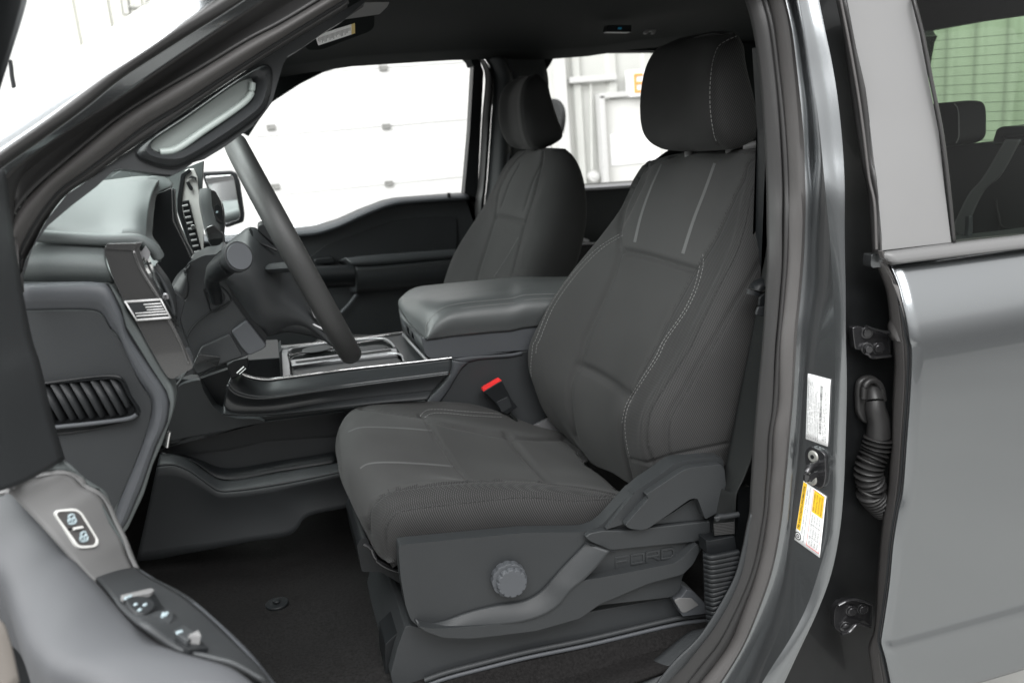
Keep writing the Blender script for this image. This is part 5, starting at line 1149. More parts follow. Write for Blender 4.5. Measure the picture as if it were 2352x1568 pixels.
# ---- plinth
def seat(xf, mirrored=False):
    X_ = (lambda v: v) if not mirrored else (lambda v: mirP(bk_.move(v)))
    def tb(name, P, r_, m, par, **k): return tube(name, [X_(p) for p in P], r_, m, par, **k)
    def sl(name, pts, Y, th, m, par, r=6, bevel=.003, seg=3):
        v, f = slab_geo(T(pts) if isinstance(pts, str) else pts, Y, th, r); return mods(link(name, [X_(p) for p in v], f, m, par, sharp=60), bevel, seg)
    base = sl('front_seat', 'n 1395,1120 1440,1105 1600,1150 2000,1150 o 0,1150 700,1020 1500,880 1560,1040 800,1215 0,1400 n 1900,1455 1560,1535 1500,1567 1310,1640 1280,1500 1330,1300', 1.372, .34, M['plastic'], truck, 4, .006)
    sl('seat_rail_skirt', 'n 1235,1260 1300,1200 1395,1110 1440,1150 1380,1350 1330,1700 1240,1700', 1.40, .08, M['plastic_k'], base, 3, .006)
    for off, rad, mm in ((0, .0050, 'plastic'), (13, .0042, 'plastic_l')):
        tb('seat_rail', [un(x, y+off, 1.362) for x, y in T('n 1550,1545 1700,1490 2000,1410 2352,1322 o 800,1220 1560,1045 1780,1018')], rad, M[mm], base, steps=40, n=8)
    sl('rail_end_cover', 'o 1500,908 1560,880 1600,822 1650,830 1720,900 1790,980 1782,1012 1570,1040', 1.345, .04, M['plastic_l'], base, 4, .004)
    sl('rail_cover_cap', 'o 1502,912 1540,890 1640,890 1700,945 1590,1008 1560,1005', 1.3435, .004, M['plastic_m'], base, 4, .001)
    sl('seat_pan', 'n 1010,470 1040,420 1090,400 1150,560 1350,680 1400,600 1400,800 1200,680 1050,680', 1.46, .2, M['plastic_k'], base, 6, .008)
    tb('pan_wire', P3('n 1060,460 1110,480 1170,590 1250,645 1350,680', 1.43), .0035, M['dmetal'], base, steps=20, n=8)
    tb('rail_bracket', P3('n 1365,1125 1430,1110', 1.40), .004, M['silver'], base, steps=4, n=6)
    cush = cu_.build('seat_cushion', base, FM, cz, mirP if mirrored else None)
    if mirrored: return base
    bst = bk_.build('backrest', base, FM, bz, mirP if mirrored else None)
    hre = hr_.build('headrest', base, FM[:2], hz, mirP if mirrored else None)
    # threads and piping
    def ds(name, P, par_, ln=.0048, gp=.0030, rad=.00048, m='thread'): return dashes(name, [X_(p) for p in P], ln, gp, rad, M[m], par_)
    ds('stitching', hr_.line([(1691, 84), (1667, 95), (1651, 107), (1640, 132), (1634, 165), (1631, 209), (1632, 253), (1636, 286), (1642, 316), (1649, 330)], 160, .0006), base, .0055, .003, .0008)
    for k in ('dsR', 'dsL'):
        ds('stitching', bk_.line(SM[k], 240, .0007), base)
        sh = -7.5 if k == 'dsR' else 8.5
        ds('stitching', bk_.line([(x+sh, y+2) for x, y in T(SM[k])][(1 if k == 'dsR' else 0):-2], 240, .0007), base)
    for s in ('j 1585,912 1605,885 1640,860 1750,853 1900,865 2280,892', 'j 1625,920 1660,895 1720,882 1850,888 2000,903 2280,918'):
        ds('stitching', cu_.line(s, 120, .0007), base)
    for k, sh in (('side1', 8), ('side2', 6)):
        ds('dark_stitching', bk_.line([(x+sh, y+2) for x, y in T(SM[k])], 200, .0004), base, .006, .003, .0009, 'thread_d')
    for k in ('side1', 'side2', 'mid', 'lum', 'insL', 'insR'): tb('seam', bk_.line(SM[k], 120, -.0014), .0011 if k != 'insL' and k != 'insR' and k != 'lum' else .0007, M['thread_d'], base, steps=120, n=5)
    tb('seam', cu_.line(CM['low'], 140, -.0012), .001, M['thread_d'], base, steps=140, n=5)
    for k in ('arc', 'far', 'r1', 'near'): tb('seam', cu_.line(CM[k], 80, -.0006), .0007, M['thread_d'], base, steps=80, n=5)
    ds('dark_stitching', cu_.line([(x+5, y+5) for x, y in T(CM['low'])][1:], 200, .0004), base, .006, .003, .0009, 'thread_d')
    # woven stripes, laid as thin strips on the cloth
    def stripe(pts, w0, w1, S):
        P = [Vector((*p, 0)) for p in T(pts)]; Q = crom(P, 50); v = []
        for i, p in enumerate(Q):
            t = (Q[min(i+1, 49)]-Q[max(i-1, 0)]).normalized(); n = Vector((-t.y, t.x, 0)); w = w0+(w1-w0)*i/49
            for s_ in (-.5, -.17, .17, .5): v.append(X_(S.hit(p.x+n.x*w*s_, p.y+n.y*w*s_, .0006)))
        return link('woven_stripe', v, grid_faces(50, 4), M['stripe'], base)
    stripe('g 1462,90 1370,300 1290,530 1240,740', 3.5, 6.5, bk_); stripe('g 1908,82 1830,300 1730,560 1642,835', 6, 7.5, bk_)
    stripe('j 985,1040 1060,1010 1120,1002 1250,1003 1450,1012 1680,1030', 2.5, 3.5, cu_); stripe('j 1085,1345 1130,1315 1200,1300 1350,1296 1600,1308 1860,1328', 3.5, 4, cu_)
    # headrest posts / sleeves
    if mirrored: return base
    for x, y, Y in ((1572, 350, 1.70), (1666, 351, 1.55)):
        p = un(x, y, Y); v, f = disc_geo(p+Vector((.012, 0, -.012)), (0, 0, 1), .0105, .02); a1 = MB(); a1.add([X_(q) for q in v], f); mods(a1.build('headrest_sleeve', M['plastic_m'], base), .002)
        tb('headrest_post', [p+Vector((.03, 0, 0)), p+Vector((.035, 0, .06))], .006, M['chrome'], base, steps=3)
    a = un(1706, 340, 1.50); tb('headrest_release', [a, a+Vector((.03, -.012, .005))], .008, M['plastic_m'], base, steps=4)
    return base
seatA = seat(None)
tag(seatA, 'driver seat nearest the camera')
Ys = 1.345
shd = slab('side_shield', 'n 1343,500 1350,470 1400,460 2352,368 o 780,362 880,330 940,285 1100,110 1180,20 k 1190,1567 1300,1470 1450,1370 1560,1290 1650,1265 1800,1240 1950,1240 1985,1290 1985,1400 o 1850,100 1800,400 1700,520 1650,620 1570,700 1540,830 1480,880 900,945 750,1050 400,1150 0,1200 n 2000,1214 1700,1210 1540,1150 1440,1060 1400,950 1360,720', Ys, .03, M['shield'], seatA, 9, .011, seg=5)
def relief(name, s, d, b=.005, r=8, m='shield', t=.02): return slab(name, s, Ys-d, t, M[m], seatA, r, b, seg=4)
# lower flare + rib
fl3 = MB()
fu = P3('n 1470,1060 1560,1100 1680,1080 1900,1000 2120,945 2352,905 o 430,835 530,730 610,640 800,445', Ys-.0005)
fd = P3('n 1500,1115 1600,1135 1750,1133 2000,1112 2180,1095 2352,1072 o 480,1010 580,940 680,820 780,740 870,650 985,512', [Ys-.006, Ys-.022, Ys-.022])
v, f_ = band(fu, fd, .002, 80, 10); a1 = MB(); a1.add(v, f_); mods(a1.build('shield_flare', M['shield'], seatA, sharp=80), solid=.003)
relief('shield_lower_band', 'n 1500,1112 1600,1133 1750,1131 2000,1110 2180,1093 2352,1070 o 480,1008 580,938 680,818 770,748 880,733 1200,673 1500,612 1560,575 1690,450 1700,520 1650,620 1570,700 1300,770 900,940 750,1050 400,1150 0,1200 n 1900,1212 1700,1206 1560,1155', .020, .007, 8, t=.03)
v, f_ = band(P3('o 800,448 900,478 990,512', Ys-.004), P3('o 700,560 810,590 880,640', Ys-.01), .0, 10, 3)
relief('shield_shelf', 'o 930,352 1100,352 1790,275 1795,385 1685,440 1020,508 985,508 830,440 790,405 830,372', .012, .005, 5)
relief('shield_arm', 'o 950,345 1190,40 k 1210,1562 1370,1450 1470,1385 1570,1305 1660,1280 1800,1255 1945,1255 1960,1300 1800,1320 1640,1350 1580,1380 1340,1567 o 1290,80 1090,300', .010, .005, 6)
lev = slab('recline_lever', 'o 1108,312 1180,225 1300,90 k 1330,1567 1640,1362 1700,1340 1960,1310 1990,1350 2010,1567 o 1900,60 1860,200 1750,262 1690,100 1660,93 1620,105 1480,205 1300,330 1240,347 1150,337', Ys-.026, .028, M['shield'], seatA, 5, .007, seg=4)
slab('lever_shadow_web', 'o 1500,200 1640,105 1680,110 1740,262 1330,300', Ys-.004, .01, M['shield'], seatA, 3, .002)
tube('shield_crease', P3('o 780,440 850,468 990,512 1030,514', Ys-.0115), .0016, M['plastic_k'], seatA, steps=12, n=6)
# embossed word
def letters(word, A, B, hgt):
    """wide squared capitals from A to B (3D), strokes as raised bars"""
    ex = (B-A); L = ex.length; ex.normalize(); ez = Vector((0, 1, 0)).cross(ex).normalized()
    if ez.z < 0: ez = -ez
    ST = dict(F=[((0, 0), (0, 1)), ((0, 1), (1, 1)), ((0, .5), (.8, .5))], O=[((0, 0), (0, 1)), ((0, 1), (1, 1)), ((1, 1), (1, 0)), ((1, 0), (0, 0))],
              R=[((0, 0), (0, 1)), ((0, 1), (1, 1)), ((1, 1), (1, .5)), ((1, .5), (0, .5)), ((.5, .5), (1, 0))], D=[((0, 0), (0, 1)), ((0, 1), (.8, 1)), ((.8, 1), (1, .75)), ((1, .75), (1, .25)), ((1, .25), (.8, 0)), ((.8, 0), (0, 0))])
    a1 = MB(); cw = L/len(word); i = 0
    for k, ch in enumerate(word):
        for p, q in ST[ch]:
            a = A+ex*(cw*(k+p[0]*.78))+ez*(p[1]*hgt); b = A+ex*(cw*(k+q[0]*.78))+ez*(q[1]*hgt); d = (b-a).normalized(); n = d.cross(Vector((0, 1, 0))).normalized()
            v, f = box_geo((a+b)/2+Vector((0, -.0001*i, 0)), (b-a).length+.0035, .0026, .0042, (d, Vector((0, 1, 0)), n)); a1.add(v, f); i += 1
    return a1
wo = letters('FORD', un(*T('o 1035,640')[0], Ys), un(*T('o 1520,552')[0], Ys), .0175)
mods(wo.build('embossed_lettering', M['shield'], seatA), .0008)
# lumbar knob
kc = un(1166, 1323, Ys); kn = Vector((-.05, -1, 0)).normalized()
def fl_out(t): return 1-.055*max(0, math.cos(t*12))**2
v, f_ = disc_geo(kc, kn, .031, .016, 96, fun=fl_out); a1 = MB(); a1.add(v, f_)
v, f_ = disc_geo(kc+kn*.016+Vector((.003, 0, -.003)), kn, .0285, .008, 96, r2=.0255, fun=lambda t: 1-.11*max(0, math.cos(t*12))**4); a1.add(v, f_)
knob = mods(a1.build('lumbar_knob', M['plastic_l'], seatA), .0012)
seatB = seat(None, True); tag(seatB, 'passenger seat on the far side of the console')
pb = [P3('z 1190,348 1165,375 1145,410 1125,450 1105,485 1075,530 1045,580 1025,630 1012,680 1005,720', [2.80, 2.83, 2.83, 2.83]), P3('z 1196,347 1172,372 1152,405 1134,445 1122,488 1100,540 1072,595 1052,645 1040,690 1035,725', [2.77, 2.775, 2.775, 2.775]),
      P3('z 1205,346 1182,370 1162,400 1145,440 1137,497 1119,560 1100,620 1086,680 1080,730', 2.70), P3('z 1225,345 1208,370 1192,400 1178,440 1169,504 1152,570 1135,640 1122,730', 2.57),
      P3('z 1245,343 1244,370 1236,405 1225,450 1205,511 1190,570 1172,640 1155,735', 2.44), P3('z 1258,342 1262,370 1253,420 1241,460 1228,511 1208,570 1188,640 1168,738', [2.40, 2.375, 2.365, 2.365]),
      P3('z 1272,341 1283,366 1278,425 1268,480 1254,530 1235,585 1215,640 1198,738', [2.37, 2.335, 2.325, 2.325]), P3('z 1290,341 1305,365 1312,430 1308,500 1298,560 1280,620 1262,670 1245,738', [2.36, 2.325, 2.32, 2.32]),
      P3('z 1298,342 1318,362 1335,400 1344,450 1345,500 1338,550 1325,600 1310,640 1290,738', [2.37, 2.335, 2.33, 2.33])]
pb += [[p+Vector((.015, .08, 0)) for p in pb[-1]], [p+Vector((.015, .36, 0)) for p in pb[-1]], [Vector((q.x+.01, p.y+.0, p.z)) for p, q in zip(crom(pb[0], 20), crom(pb[8], 20))]]
pbk = Skin(pb, 200, 170, True, Vector((.8, 2.57, -.3)), (.03, .5, 60))
pL = {k: pbk.line(v, 90) for k, v in dict(mid='z 1137,498 1170,503 1205,511', l='z 1205,350 1182,372 1162,402 1145,442 1137,497 1119,560 1100,620 1086,680', r='z 1246,350 1244,372 1236,405 1225,450 1205,511 1190,570 1172,640', u1='z 1192,378 1172,415 1150,475', u2='z 1241,378 1222,420 1203,480').items()}
pbk.press([(pL['mid'], .008, .008), (pL['l'], .008, .006), (pL['r'], .008, .006), (pL['u1'], .006, .004), (pL['u2'], .006, .004)])
pz = pbk.zones([('z 1205,340 1182,370 1162,400 1145,440 1137,498 1170,503 1205,511 1225,450 1236,405 1246,340', 2), ('z 1137,498 1170,503 1205,511 1190,570 1172,640 1155,760 1080,760 1100,620', 1)])
pbo = pbk.build('backrest', seatB, FM, pz)
dashes('stitching', pbk.line('g 270,700 200,820 120,950 60,1040', 90, .001), .005, .003, .0007, M['thread'], seatB)
for k in ('mid', 'l', 'r', 'u1', 'u2'): tube('seam', pbk.line([proj(p) for p in pL[k]][::6], 60, -.0004), .0010, M['thread_d'], seatB, steps=60, n=5)
ph = [P3('z 1213,174 1196,177 1180,184 1165,194 1155,208 1147,234 1146,270 1149,292 1156,312 1168,331 1184,340 1200,343', [2.66, 2.70, 2.70, 2.70, 2.68]), P3('z 1217,173 1200,180 1184,195 1170,225 1168,265 1174,300 1185,328 1204,343', [2.63, 2.64, 2.64, 2.63]),
      P3('z 1221,172 1206,180 1193,200 1186,232 1187,270 1193,304 1203,332 1212,344', [2.56, 2.55, 2.55, 2.56]), P3('z 1226,171 1213,180 1203,200 1198,230 1201,275 1208,311 1218,335 1225,344', [2.50, 2.48, 2.475, 2.48, 2.50]),
      P3('z 1231,171 1228,184 1221,205 1218,235 1222,275 1229,308 1235,330 1238,342', [2.48, 2.455, 2.45, 2.455, 2.48]), P3('z 1237,171 1245,180 1256,192 1262,215 1270,245 1280,275 1290,303 1289,316 1272,330 1252,340', [2.48, 2.46, 2.455, 2.455, 2.48])]
ph += [[p+Vector((.006, .10, 0)) for p in ph[-1]], [p+Vector((.002, .20, 0)) for p in ph[-1]], [Vector((q.x-.005, p.y, p.z)) for p, q in zip(crom(ph[0], 20), crom(ph[5], 20))]]
phr = Skin(ph, 120, 90, True, Vector((.83, 2.57, .03)))
phs = [(1226, 171), (1213, 182), (1203, 200), (1198, 230), (1201, 275), (1208, 311), (1218, 335)]
phr.press([(phr.line(phs, 60), .004, .002)]); phr.build('headrest', seatB, FM[:2], phr.zones([(phs+[(1130, 350), (1130, 160)], 1)]))
for x, y, Y in ((1228, 343, 2.60), (1243, 342, 2.50)): tube('headrest_post', [un(x, y+6, Y), un(x, y-6, Y)], .006, M['plastic_m'], seatB, steps=3, n=10)
# ================================================================ driver belt, anchor, B pillar lower trim
web = MB()
Lw = P3('k 2245,60 2230,150 2100,800 2000,1300 1940,1567 o 1860,0 1830,150 1800,400', [1.36, 1.34, 1.33, 1.325, 1.32])
Rw = P3('k 2330,60 2312,200 2300,400 2260,900 2230,1200 2160,1400 o 2000,50 1990,200 1980,400', [1.30, 1.285, 1.28, 1.285, 1.30])
v, f_ = band(Lw, Rw, .004, 80, 10); web.add(v, f_); belt = mods(web.build('seat_belt', M['belt'], truck), solid=.0016)
up = MB(); v, f_ = band(P3('h 215,740 190,900 150,1080', [1.33, 1.34]), P3('h 235,760 225,900 200,1120', 1.30), .001, 20, 4); up.add(v, f_); mods(up.build('upper_webbing', M['belt'], belt), solid=.0016)
tube('belt_guide', P3('h 95,1185 120,1120 180,1090 220,1070', 1.325), .0165, M['plastic_k'], belt, steps=16, flat=.7, n=16)
slab('belt_tongue', 'h 120,1320 135,1280 200,1275 200,1350 170,1362 115,1350', 1.295, .006, M['plastic_d'], belt, 3, .002)
slab('tongue_slot', 'h 150,1200 205,1160 205,1270 140,1275', 1.30, .006, M['plastic_k'], belt, 3, .002)
tube('belt_bar', P3('o 1845,262 1840,245 1920,235 2012,220', 1.29), .005, M['plastic_d'], belt, steps=14, n=10)
rz = MB()
for k in range(8): v, f_ = tube_geo(P3([T('o %f,%f' % (1815+k, 300+k*12))[0], T('o %f,%f' % (1980, 285+k*12))[0]], 1.292), .0014, steps=6, n=5); rz.add(v, f_)
rz.build('belt_stitches', M['thread_d'], belt)
anc = slab('belt_anchor_cover', 'o 1755,425 1785,432 1985,395 2000,500 1990,515 1790,545 1765,535', 1.29, .03, M['plastic_k'], truck, 4, .005)
for k in range(15):
    t = k/14; xl = 1745+t*25; xr = 2012-t*150 if k > 6 else 2012-t*20; y = 548+k*37; a = un(*T('o %f,%f' % (xl, y))[0], 1.285); b = un(*T('o %f,%f' % (min(xl+48, xr), y+16))[0], 1.272); c2 = un(*T('o %f,%f' % (xr, y-26+k*1.0))[0], 1.272)
    tube('bellows_rib', [a, b.lerp(a, .05), b, c2], .0058, M['plastic_k'], anc, steps=20, n=8, flat=.9)
slab('bellows_core', 'o 1770,540 2000,510 1990,600 1960,760 1860,980 1800,1080 1785,1000', 1.29, .02, M['plastic_k'], anc, 3, .004)
# pillar lower trim / sill scuff
S0 = P3('o 900,1640 1070,1567 1350,1385 1560,1215 1640,1165 1740,1150 1800,1060 1880,960 1990,740 2050,560 2085,300', [1.30, 1.33, 1.36]); S1 = P3('o 1300,1640 1500,1500 1620,1385 1760,1210 1880,1030 1980,860 2060,640 2100,400 2120,200', [1.27, 1.275, 1.275])
S2 = P3('o 1300,1680 1400,1567 1560,1500 1652,1393 1706,1300 1800,1240 1900,1090 1990,940 2080,700 2120,450 2130,200', 1.262)
a1 = MB(); v, f_ = band(S0, S1, .01, 60, 8); a1.add(v, f_)
S3 = P3('z 1450,1645 1500,1580 1548,1520 1606,1462 1652,1393 1688,1324 1706,1261 1718,1203 1724,1180', 1.258)
v, f_ = band(S1, S3, .008, 60, 8); a1.add(v, f_)
mods(a1.build('sill_trim', M['plastic'], truck), solid=.004)
slab('pillar_lower_trim', 'o 2010,0 2110,0 2110,250 2050,500 1990,720 1900,900 1800,1080 1790,1000 1990,520 2010,300', 1.33, .02, M['plastic_k'], truck, 3, .003)
slab('pillar_inner_trim', 'h 225,-900 230,900 190,1500 l 170,100 100,1100 70,1567 o 2110,0 2090,300 2010,300 2000,0 k 2280,900 2352,0 h 180,1000 200,-200 160,-900', 1.37, .03, M['plastic_k'], truck, 3, .003)
# ================================================================ rear bench seen through the rear window
def rearhead(px, py, X, w, h, mtl='fabric_i'):
    pass
XB = 1.62
def bx3(name, x0, y0, x1, y1, X, dep, m, par, r=.02):
    a = atX(x0, y0, X); b = atX(x1, y1, X); c = (a+b)/2; return box(name, c+Vector((dep/2, 0, 0)), dep, abs(a.y-b.y), abs(a.z-b.z), m, par, bevel=r)
# bench back as a slab facing forward at X = XB
def slabX(name, pts, X, th, m, par, r=5, bevel=.006):
    P = fillet([(x, y, 0) for x, y in T(pts)], r); A = [atX(p.x, p.y, X) for p in P]; B = [a+Vector((th, 0, 0)) for a in A]; n = len(A)
    return mods(link(name, A+B, [tuple(range(n)), tuple(range(2*n-1, n-1, -1))]+[(i, i+n, (i+1) % n+n, (i+1) % n) for i in range(n)], m, par, sharp=60), bevel, 4)
bench = slabX('rear_seat', 'd 1500,1250 1680,1235 1850,1205 2000,1190 2100,1205 2352,1210 2900,1230 h 2900,1300 1500,1300', XB+.06, .14, M['dim'], truck, 4, .03)
hd2 = slabX('rear_headrest', 'd 1500,930 1540,878 1620,862 1720,860 1770,868 1795,900 1805,960 1805,1150 1780,1195 1720,1222 1600,1222 1500,1190', XB+.02, .085, M['dim'], bench, 10, .03)
tube('stitching', [atX(x, y, XB+.018) for x, y in T('d 1770,868 1795,900 1806,960 1808,1050 1806,1150 1785,1195')], .0014, M['thread'], bench, steps=30, n=5)
slabX('belt_guide_housing', 'd 2085,1190 2120,1080 2160,1058 2700,1050 2700,1200 2352,1180', XB+.05, .10, M['plastic_k'], bench, 6, .012)
slabX('guide_slot', 'd 2165,1130 2352,1125 2352,1155 2190,1160', XB+.045, .01, M['gloss'], bench, 2, .002)
v, f_ = band([atX(x, y, XB-.01) for x, y in T('d 2200,1165 2000,1500 h 1900,330 1745,640')], [atX(x, y, XB-.01) for x, y in T('d 2330,1165 2150,1480 h 2030,300 1830,730')], .002, 30, 6); a1 = MB(); a1.add(v, f_)
M['belt_r'] = mat('grey webbing', (.06, .063, .063), .6)
mods(a1.build('rear_belt', M['belt_r'], bench), solid=.002)
for s in ('h 2120,380 2160,600 2352,620', 'h 2100,380 2150,560 2130,680'): tube('seam', [atX(x, y, XB+.058) for x, y in T(s)], .002, M['thread_d'], bench, steps=16, n=5)
# back glass with heater lines, frame above it
XG_ = XB+.42
rg = MB(); rg.add([atX(*T('d 1440,262')[0], XG_), atX(*T('d 2900,30')[0], XG_), atX(*T('d 2900,1500')[0], XG_), atX(*T('d 1440,1500')[0], XG_)], [(0, 1, 2, 3)])
rglass = rg.build('rear_glass', M['tint'], truck)
a1 = MB()
for k in range(12):
    y0 = 330+k*75; v, f_ = tube_geo([atX(*T('d 1440,%f' % (y0+25))[0], XG_-.004), atX(*T('d 2900,%f' % (y0-95+k*9))[0], XG_-.004)], .0006, steps=3, n=4); a1.add(v, f_)
a1.build('heater_lines', M['plastic_d'], rglass)
slabX('rear_header', 'd 1380,-400 3000,-400 3000,15 2352,125 1900,190 1480,266 1440,270 1380,270', XG_-.06, .05, M['liner'], truck, 1, .004)
slabX('rear_pillar', 'd 1400,250 1480,266 1500,300 1515,310 1490,370 1450,600 1400,900', XG_-.03, .05, M['plastic_k'], truck, 1, .004)
slabX('rear_lower_trim', 'd 1380,1220 3000,1180 h 3000,1300 1380,1300', XG_-.05, .04, M['plastic_k'], truck, 1, .004)
# ================================================================ open driver's door (left foreground)
DM = M['plastic']; M['arm'] = mat('light grey armrest vinyl', (.046, .048, .052), .6, spec=.35, bump=.1, bscale=500, var=.04)
dd_ = MB()
sail_r = P3('e 0,128 30,140 55,200 80,400 100,600 150,900 200,1200 275,1567 i 330,450 450,950 545,1265', [1.12, 1.10, 1.08, 1.06, 1.05]); sail_l = P3('e -300,120 -320,200 -350,500 -350,900 -350,1567 i -350,500 -350,900 -300,1500', [.95, .92, .90, .88])
v, f_ = band(sail_r, sail_l, .05, 60, 14); dd_.add(v, f_)
v, f_ = band(sail_r, [p+Vector((-.03, .05, 0)) for p in sail_r], 0, 60, 4); dd_.add(v, f_)
door = mods(dd_.build('driver_door', DM, truck, sharp=80), solid=.006)
tag(door, 'open driver door in the left foreground')
v, f_ = band(P3('a 235,-80 225,20 90,470 0,760 -40,900', [.98, 1.0]), P3('a -80,-80 -100,100 -200,470 -300,760 -330,900', [.93, .95]), .012, 30, 8); a1 = MB(); a1.add(v, f_); mods(a1.build('window_frame', M['plastic_k'], door), solid=.01)
v, f_ = band(P3('a 110,-60 95,20 20,330 -60,620', [.965, .98]), P3('a 50,-60 30,20 -50,330 -120,620', [.955, .97]), .004, 30, 5); a1 = MB(); a1.add(v, f_); mods(a1.build('window_channel', M['applique'], door), solid=.004)
tube('door_cord', P3('a 82,500 92,560 100,640 110,690 118,740', YW-.5), .014, M['plastic_k'], None, steps=14, n=8).name = 'hanging_cord'
# switch panel: rises from the armrest to the front
e0 = P3('i -350,1400 0,1390 200,1350 400,1275 480,1268 560,1290 620,1340 700,1420 m 760,20', [1.0, 1.06, 1.05]);
so = P3('i -300,1440 0,1420 300,1385 500,1360 620,1385 700,1430 m 700,-10 800,40 870,110 950,280 1020,420 1060,530 1118,655', [.98, 1.04, 1.06, 1.06]); si = P3('i -300,1560 0,1560 70,1500 m 10,10 90,60 300,260 450,420 600,590 700,700 765,752', [.96, .99, .98, .98])
so_in = P3('i -300,1480 0,1462 300,1425 500,1392 600,1412 m 660,0 760,50 830,120 905,290 975,430 1010,540 1070,665', [.975, 1.03, 1.055, 1.055])
a1 = MB(); v, f_ = band(e0, so, .003, 60, 6); a1.add(v, f_); mods(a1.build('upper_trim_edge', M['dash'], door), solid=.004)
a1 = MB(); v, f_ = band(so, so_in, .004, 60, 6); a1.add(v, f_); mods(a1.build('panel_bevel', M['applique'], door), solid=.004)
a1 = MB(); v, f_ = band(so_in, si, .004, 60, 12); a1.add(v, f_); sp2 = mods(a1.build('switch_panel', M['plastic_m'], door), solid=.004)
sbv = BVHTree.FromPolygons(a1.v, a1.f)
def on_sw(px, py, lift=0, bvh=None):
    d = ray(px, py).normalized(); l, n, i, ds = (bvh or sbv).ray_cast(Vector(), d)
    if l is None: l, n, i, ds = (bvh or sbv).find_nearest(un(px, py, 1.0))
    if n.dot(d) > 0: n = -n
    return l+n*lift
# lower, level part
lo_o = P3('m 1118,655 1230,725 1500,872 1750,1080 2000,1320 2200,1567 2300,1680', [1.06, .90, .78]); lo_m = P3('m 1080,668 1180,745 1450,900 1700,1110 1900,1310 2080,1500 2200,1680', [1.055, .89, .77])
lo_i = P3('m 765,752 860,860 950,975 1050,1070 1150,1140 1400,1310 1650,1380 1850,1430 2100,1567', [.98, .80, .74])
a1 = MB(); v, f_ = band(lo_o, lo_m, .003, 60, 6); a1.add(v, f_); mods(a1.build('armrest_bevel', M['plastic_l'], door), solid=.004)
a1 = MB(); v, f_ = band(lo_m, lo_i, -.004, 60, 12); a1.add(v, f_); sp3 = mods(a1.build('armrest_switch_panel', M['plastic'], door), solid=.004)
lbv = BVHTree.FromPolygons(a1.v, a1.f)
# outer wall of the door hanging down from the panel edge
a1 = MB(); v, f_ = band(P3('m 870,110 950,280 1020,420 1118,655 1230,725 1500,872 1750,1080 2000,1320 2200,1567 2300,1680', [1.062, 1.06, .90, .78]), [p+Vector((-.045, .02, -.12)) for p in P3('m 870,110 950,280 1020,420 1118,655 1230,725 1500,872 1750,1080 2000,1320 2200,1567 2300,1680', [1.062, 1.06, .90, .78])], 0, 50, 5); a1.add(v, f_); mods(a1.build('door_pocket_side', M['plastic_d'], door), solid=.004)
# padded armrest
def arm_top(x, y): return -.447+1.6*max(0, y-.86)**2      # height of the padded top, rising to the front
def onarm(px, py, dz=0):
    d = ray(px, py); lo, hi = .5/d.y, 1.3/d.y
    for k in range(40):
        m_ = (lo+hi)/2; p = d*m_
        if p.z > arm_top(p.x, p.y)+dz: lo = m_
        else: hi = m_
    return d*lo
r_i = [onarm(x, y) for x, y in T('i -350,1567 m -100,-30 0,-10 90,20 300,270 450,430 600,610 765,780 950,990 1150,1165 1400,1325 1650,1400 1850,1460 2000,1567 2100,1680')]
r_o = [onarm(x, y) for x, y in T('m -500,500 -300,540 -150,580 0,680 120,980 250,1270 450,1450 720,1567 900,1680')]
ci, co = crom(r_i, 40), crom(r_o, 40)
arm = loft('door_armrest', [[p+Vector((0, 0, -.015)) for p in ci], [p+Vector((0, 0, -.003)) for p in ci], [a.lerp(b, .08)+Vector((0, 0, .003)) for a, b in zip(ci, co)], [a.lerp(b, .3)+Vector((0, 0, .008)) for a, b in zip(ci, co)], [a.lerp(b, .6)+Vector((0, 0, .008)) for a, b in zip(ci, co)], [a.lerp(b, .88)+Vector((0, 0, .001)) for a, b in zip(ci, co)], [p+Vector((0, 0, -.012)) for p in co], [p+Vector((.0, .004, -.10)) for p in co]], 60, 60, M['arm'], door, solid=.005)
v, f_ = band(P3('m -200,1000 0,1080 60,1200 150,1567', .80), P3('m -400,1000 -200,1300 0,1700', .80), .0, 10, 3); a1 = MB(); a1.add(v, f_); mods(a1.build('door_pocket_lip', mat('taupe pocket', (.16, .145, .13), .6), door), solid=.004)
a1 = MB(); a1.add([un(-250, 1290, 1.10), un(30, 1290, 1.10), un(230, 1640, 1.05), un(-250, 1640, 1.05)], [(0, 1, 2, 3)]); a1.build('door_pocket', M['plastic_k'], door)
# lock switch
lk = T('m 422,215 440,190 590,175 640,205 775,430 770,470 740,490 630,500 590,475')
P = fillet([Vector((x, y, 0)) for x, y in lk], 8, 4); pc = sum(P, Vector())/len(P)
def ringmesh(P, f1, f2, l1, l2):
    n = len(P); v = []
    for f, l in ((1, 0), (1, l1), (f2, l2), (f2, 0)):
        for p in P:
            q = pc+(p-pc)*f if f != f2 else p+(pc-p).normalized()*f1
            v.append(on_sw(q.x, q.y, l))
    return v, grid_faces(4, n, False, True)
v, f_ = ringmesh(P, 6.5, .9, .003, .003); a1 = MB(); a1.add(v, f_); lock = mods(a1.build('lock_switch', M['screen'], door), .0008)
inn = [p+(pc-p).normalized()*6.5 for p in P]; a1 = MB(); a1.add([on_sw(p.x, p.y, .0018) for p in inn], [tuple(range(len(inn)))]); a1.build('lock_button', M['rubber2'], door)
a1 = MB(); v, f_ = tube_geo([on_sw(x, y, .0022) for x, y in T('m 535,345 660,315')], .0012, steps=4, n=5); a1.add(v, f_); a1.build('button_split', M['plastic_k'], door)
a1 = MB(); v, f_ = tube_geo([on_sw(x, y, .003) for x, y in T('m 568,342 635,328')], .0034, steps=6, n=8, flat=.5); a1.add(v, f_); a1.build('centre_pip', M['screen'], door)
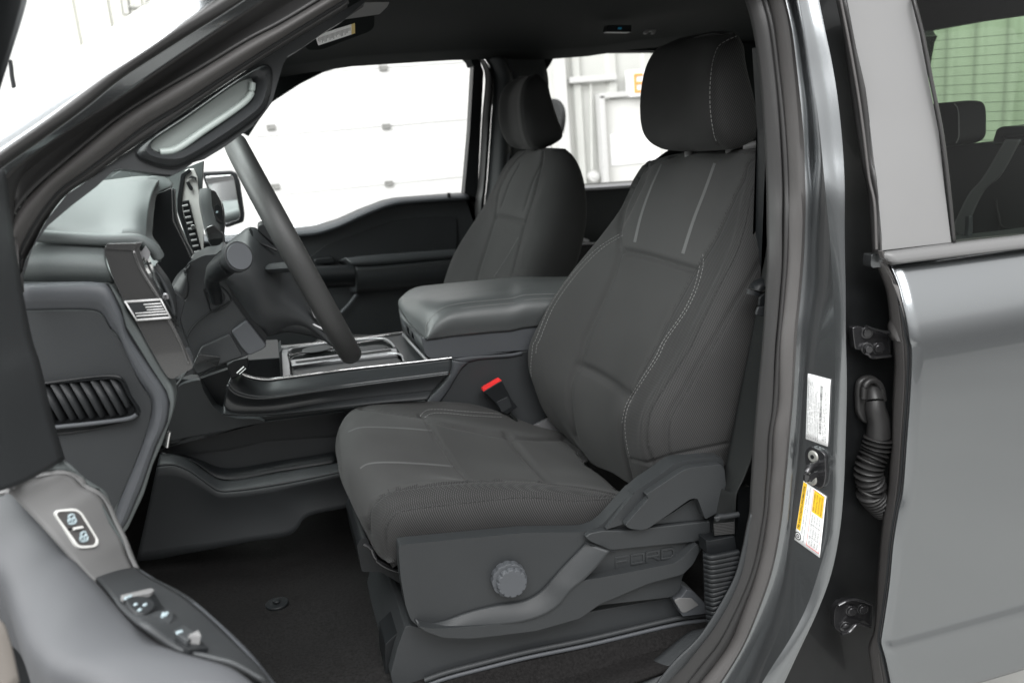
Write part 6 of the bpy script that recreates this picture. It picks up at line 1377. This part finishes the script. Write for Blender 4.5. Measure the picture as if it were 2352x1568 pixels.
def padlock(cx_, cy_, open_):
    a1 = MB(); s = .2875
    def q(x, y): return on_sw(cx_+x*s, cy_+y*s, .0030)
    v, f_ = tube_geo([q(-26, 10), q(28, 2), q(24, 34), q(-24, 40), q(-26, 10)], .0014, steps=24, n=5); a1.add(v, f_)
    v, f_ = tube_geo([q(-18, 8), q(-22, -14) if not open_ else q(-28, -10), q(-6, -32), q(14, -26), q(16, 4)], .0014, steps=20, n=5); a1.add(v, f_)
    v, f_ = tube_geo([q(-4, 22), q(6, 20)], .0016, steps=3, n=5); a1.add(v, f_)
    return a1.build('padlock_mark', M['mark'], door)
padlock(*T('m 560,258')[0], True); padlock(*T('m 652,398')[0], False)
# mirror and window switches, set on the flat of the armrest panel
PL_ = plane3(on_sw(*T('m 1000,800')[0], 0, lbv), on_sw(*T('m 1500,1180')[0], 0, lbv), on_sw(*T('m 1250,880')[0], 0, lbv))
PN = PL_[1] if PL_[1].dot(PL_[0]) < 0 else -PL_[1]
def onp(x, y, l): return un(x, y, PL_)+PN*(l+.006)
def sw(s, m='plastic', lift=.006, r=5, b=.0018):
    P = fillet([Vector((x, y, 0)) for x, y in T(s)], r, 4); n = len(P)
    a1 = MB(); a1.add([onp(p.x, p.y, -.004) for p in P]+[onp(p.x, p.y, lift) for p in P], [tuple(range(n, 2*n))]+[(i, (i+1) % n, (i+1) % n+n, i+n) for i in range(n)])
    return mods(a1.build('window_switch', M[m], door), b)
sw('m 945,955 1185,888 1225,905 1265,965 1290,1015 1345,1050 1400,1080 1430,1170 1560,1262 1660,1345 1500,1360 1200,1200', 'plastic_k', .0012, 4, .0004)
sw('m 950,948 1190,888 1218,903 1190,930 965,975', 'applique', .005, 2, .001)
sw('m 975,985 1060,962 1150,962 1220,1005 1228,1045 1170,1100 1110,1112 1040,1080', 'plastic_d', .006, 12, .002)
sw('m 1150,1130 1250,1085 1330,1060 1368,1105 1362,1160 1295,1215', 'plastic', .006, 6, .002)
sw('m 1360,1245 1450,1192 1530,1250 1560,1285 1480,1330', 'plastic', .006, 6, .002)
sw('m 1480,1310 1560,1268 1585,1320', 'applique', .009, 2, .001)
for s in ('m 980,990 1030,968', 'm 1058,1042 1072,1035', 'm 1130,1045 1150,1036', 'm 1088,1088 1106,1080', 'm 1276,1140 1288,1112', 'm 1300,1130 1318,1108', 'm 1395,1272 1432,1260'):
    a1 = MB(); v, f_ = tube_geo([onp(x, y, .0066) for x, y in T(s)], .0015, steps=5, n=6); a1.add(v, f_); a1.build('switch_mark', M['mark'], door)

v, f_ = band([Vector((1.0, 1.27, .22)), Vector((1.5, 1.28, .23)), Vector((2.2, 1.30, .22))], [Vector((1.0, 1.22, .34)), Vector((1.5, 1.21, .345)), Vector((2.2, 1.22, .33))], .01, 12, 5); a1 = MB(); a1.add(v, f_); mods(a1.build('roof_rail', M['paint'], truck), solid=.01)
sb_ = MB(); vv, ff = box_geo((XG_-.03, YC, .245), .05, 1.62, .09); sb_.add(vv, ff); mods(sb_.build('rear_roof_beam', M['liner'], truck), .004)

slabX('rear_headrest', 'c 480,830 560,825 600,865 622,920 626,1000 616,1070 600,1140 480,1140', XB+.02, .03, M['dim'], bench, 10, .012)
tag([o for o in C.objects if o.name == 'hanging_cord'][0], 'thin black cord hanging against the bright wall at the far upper left', 'cord')
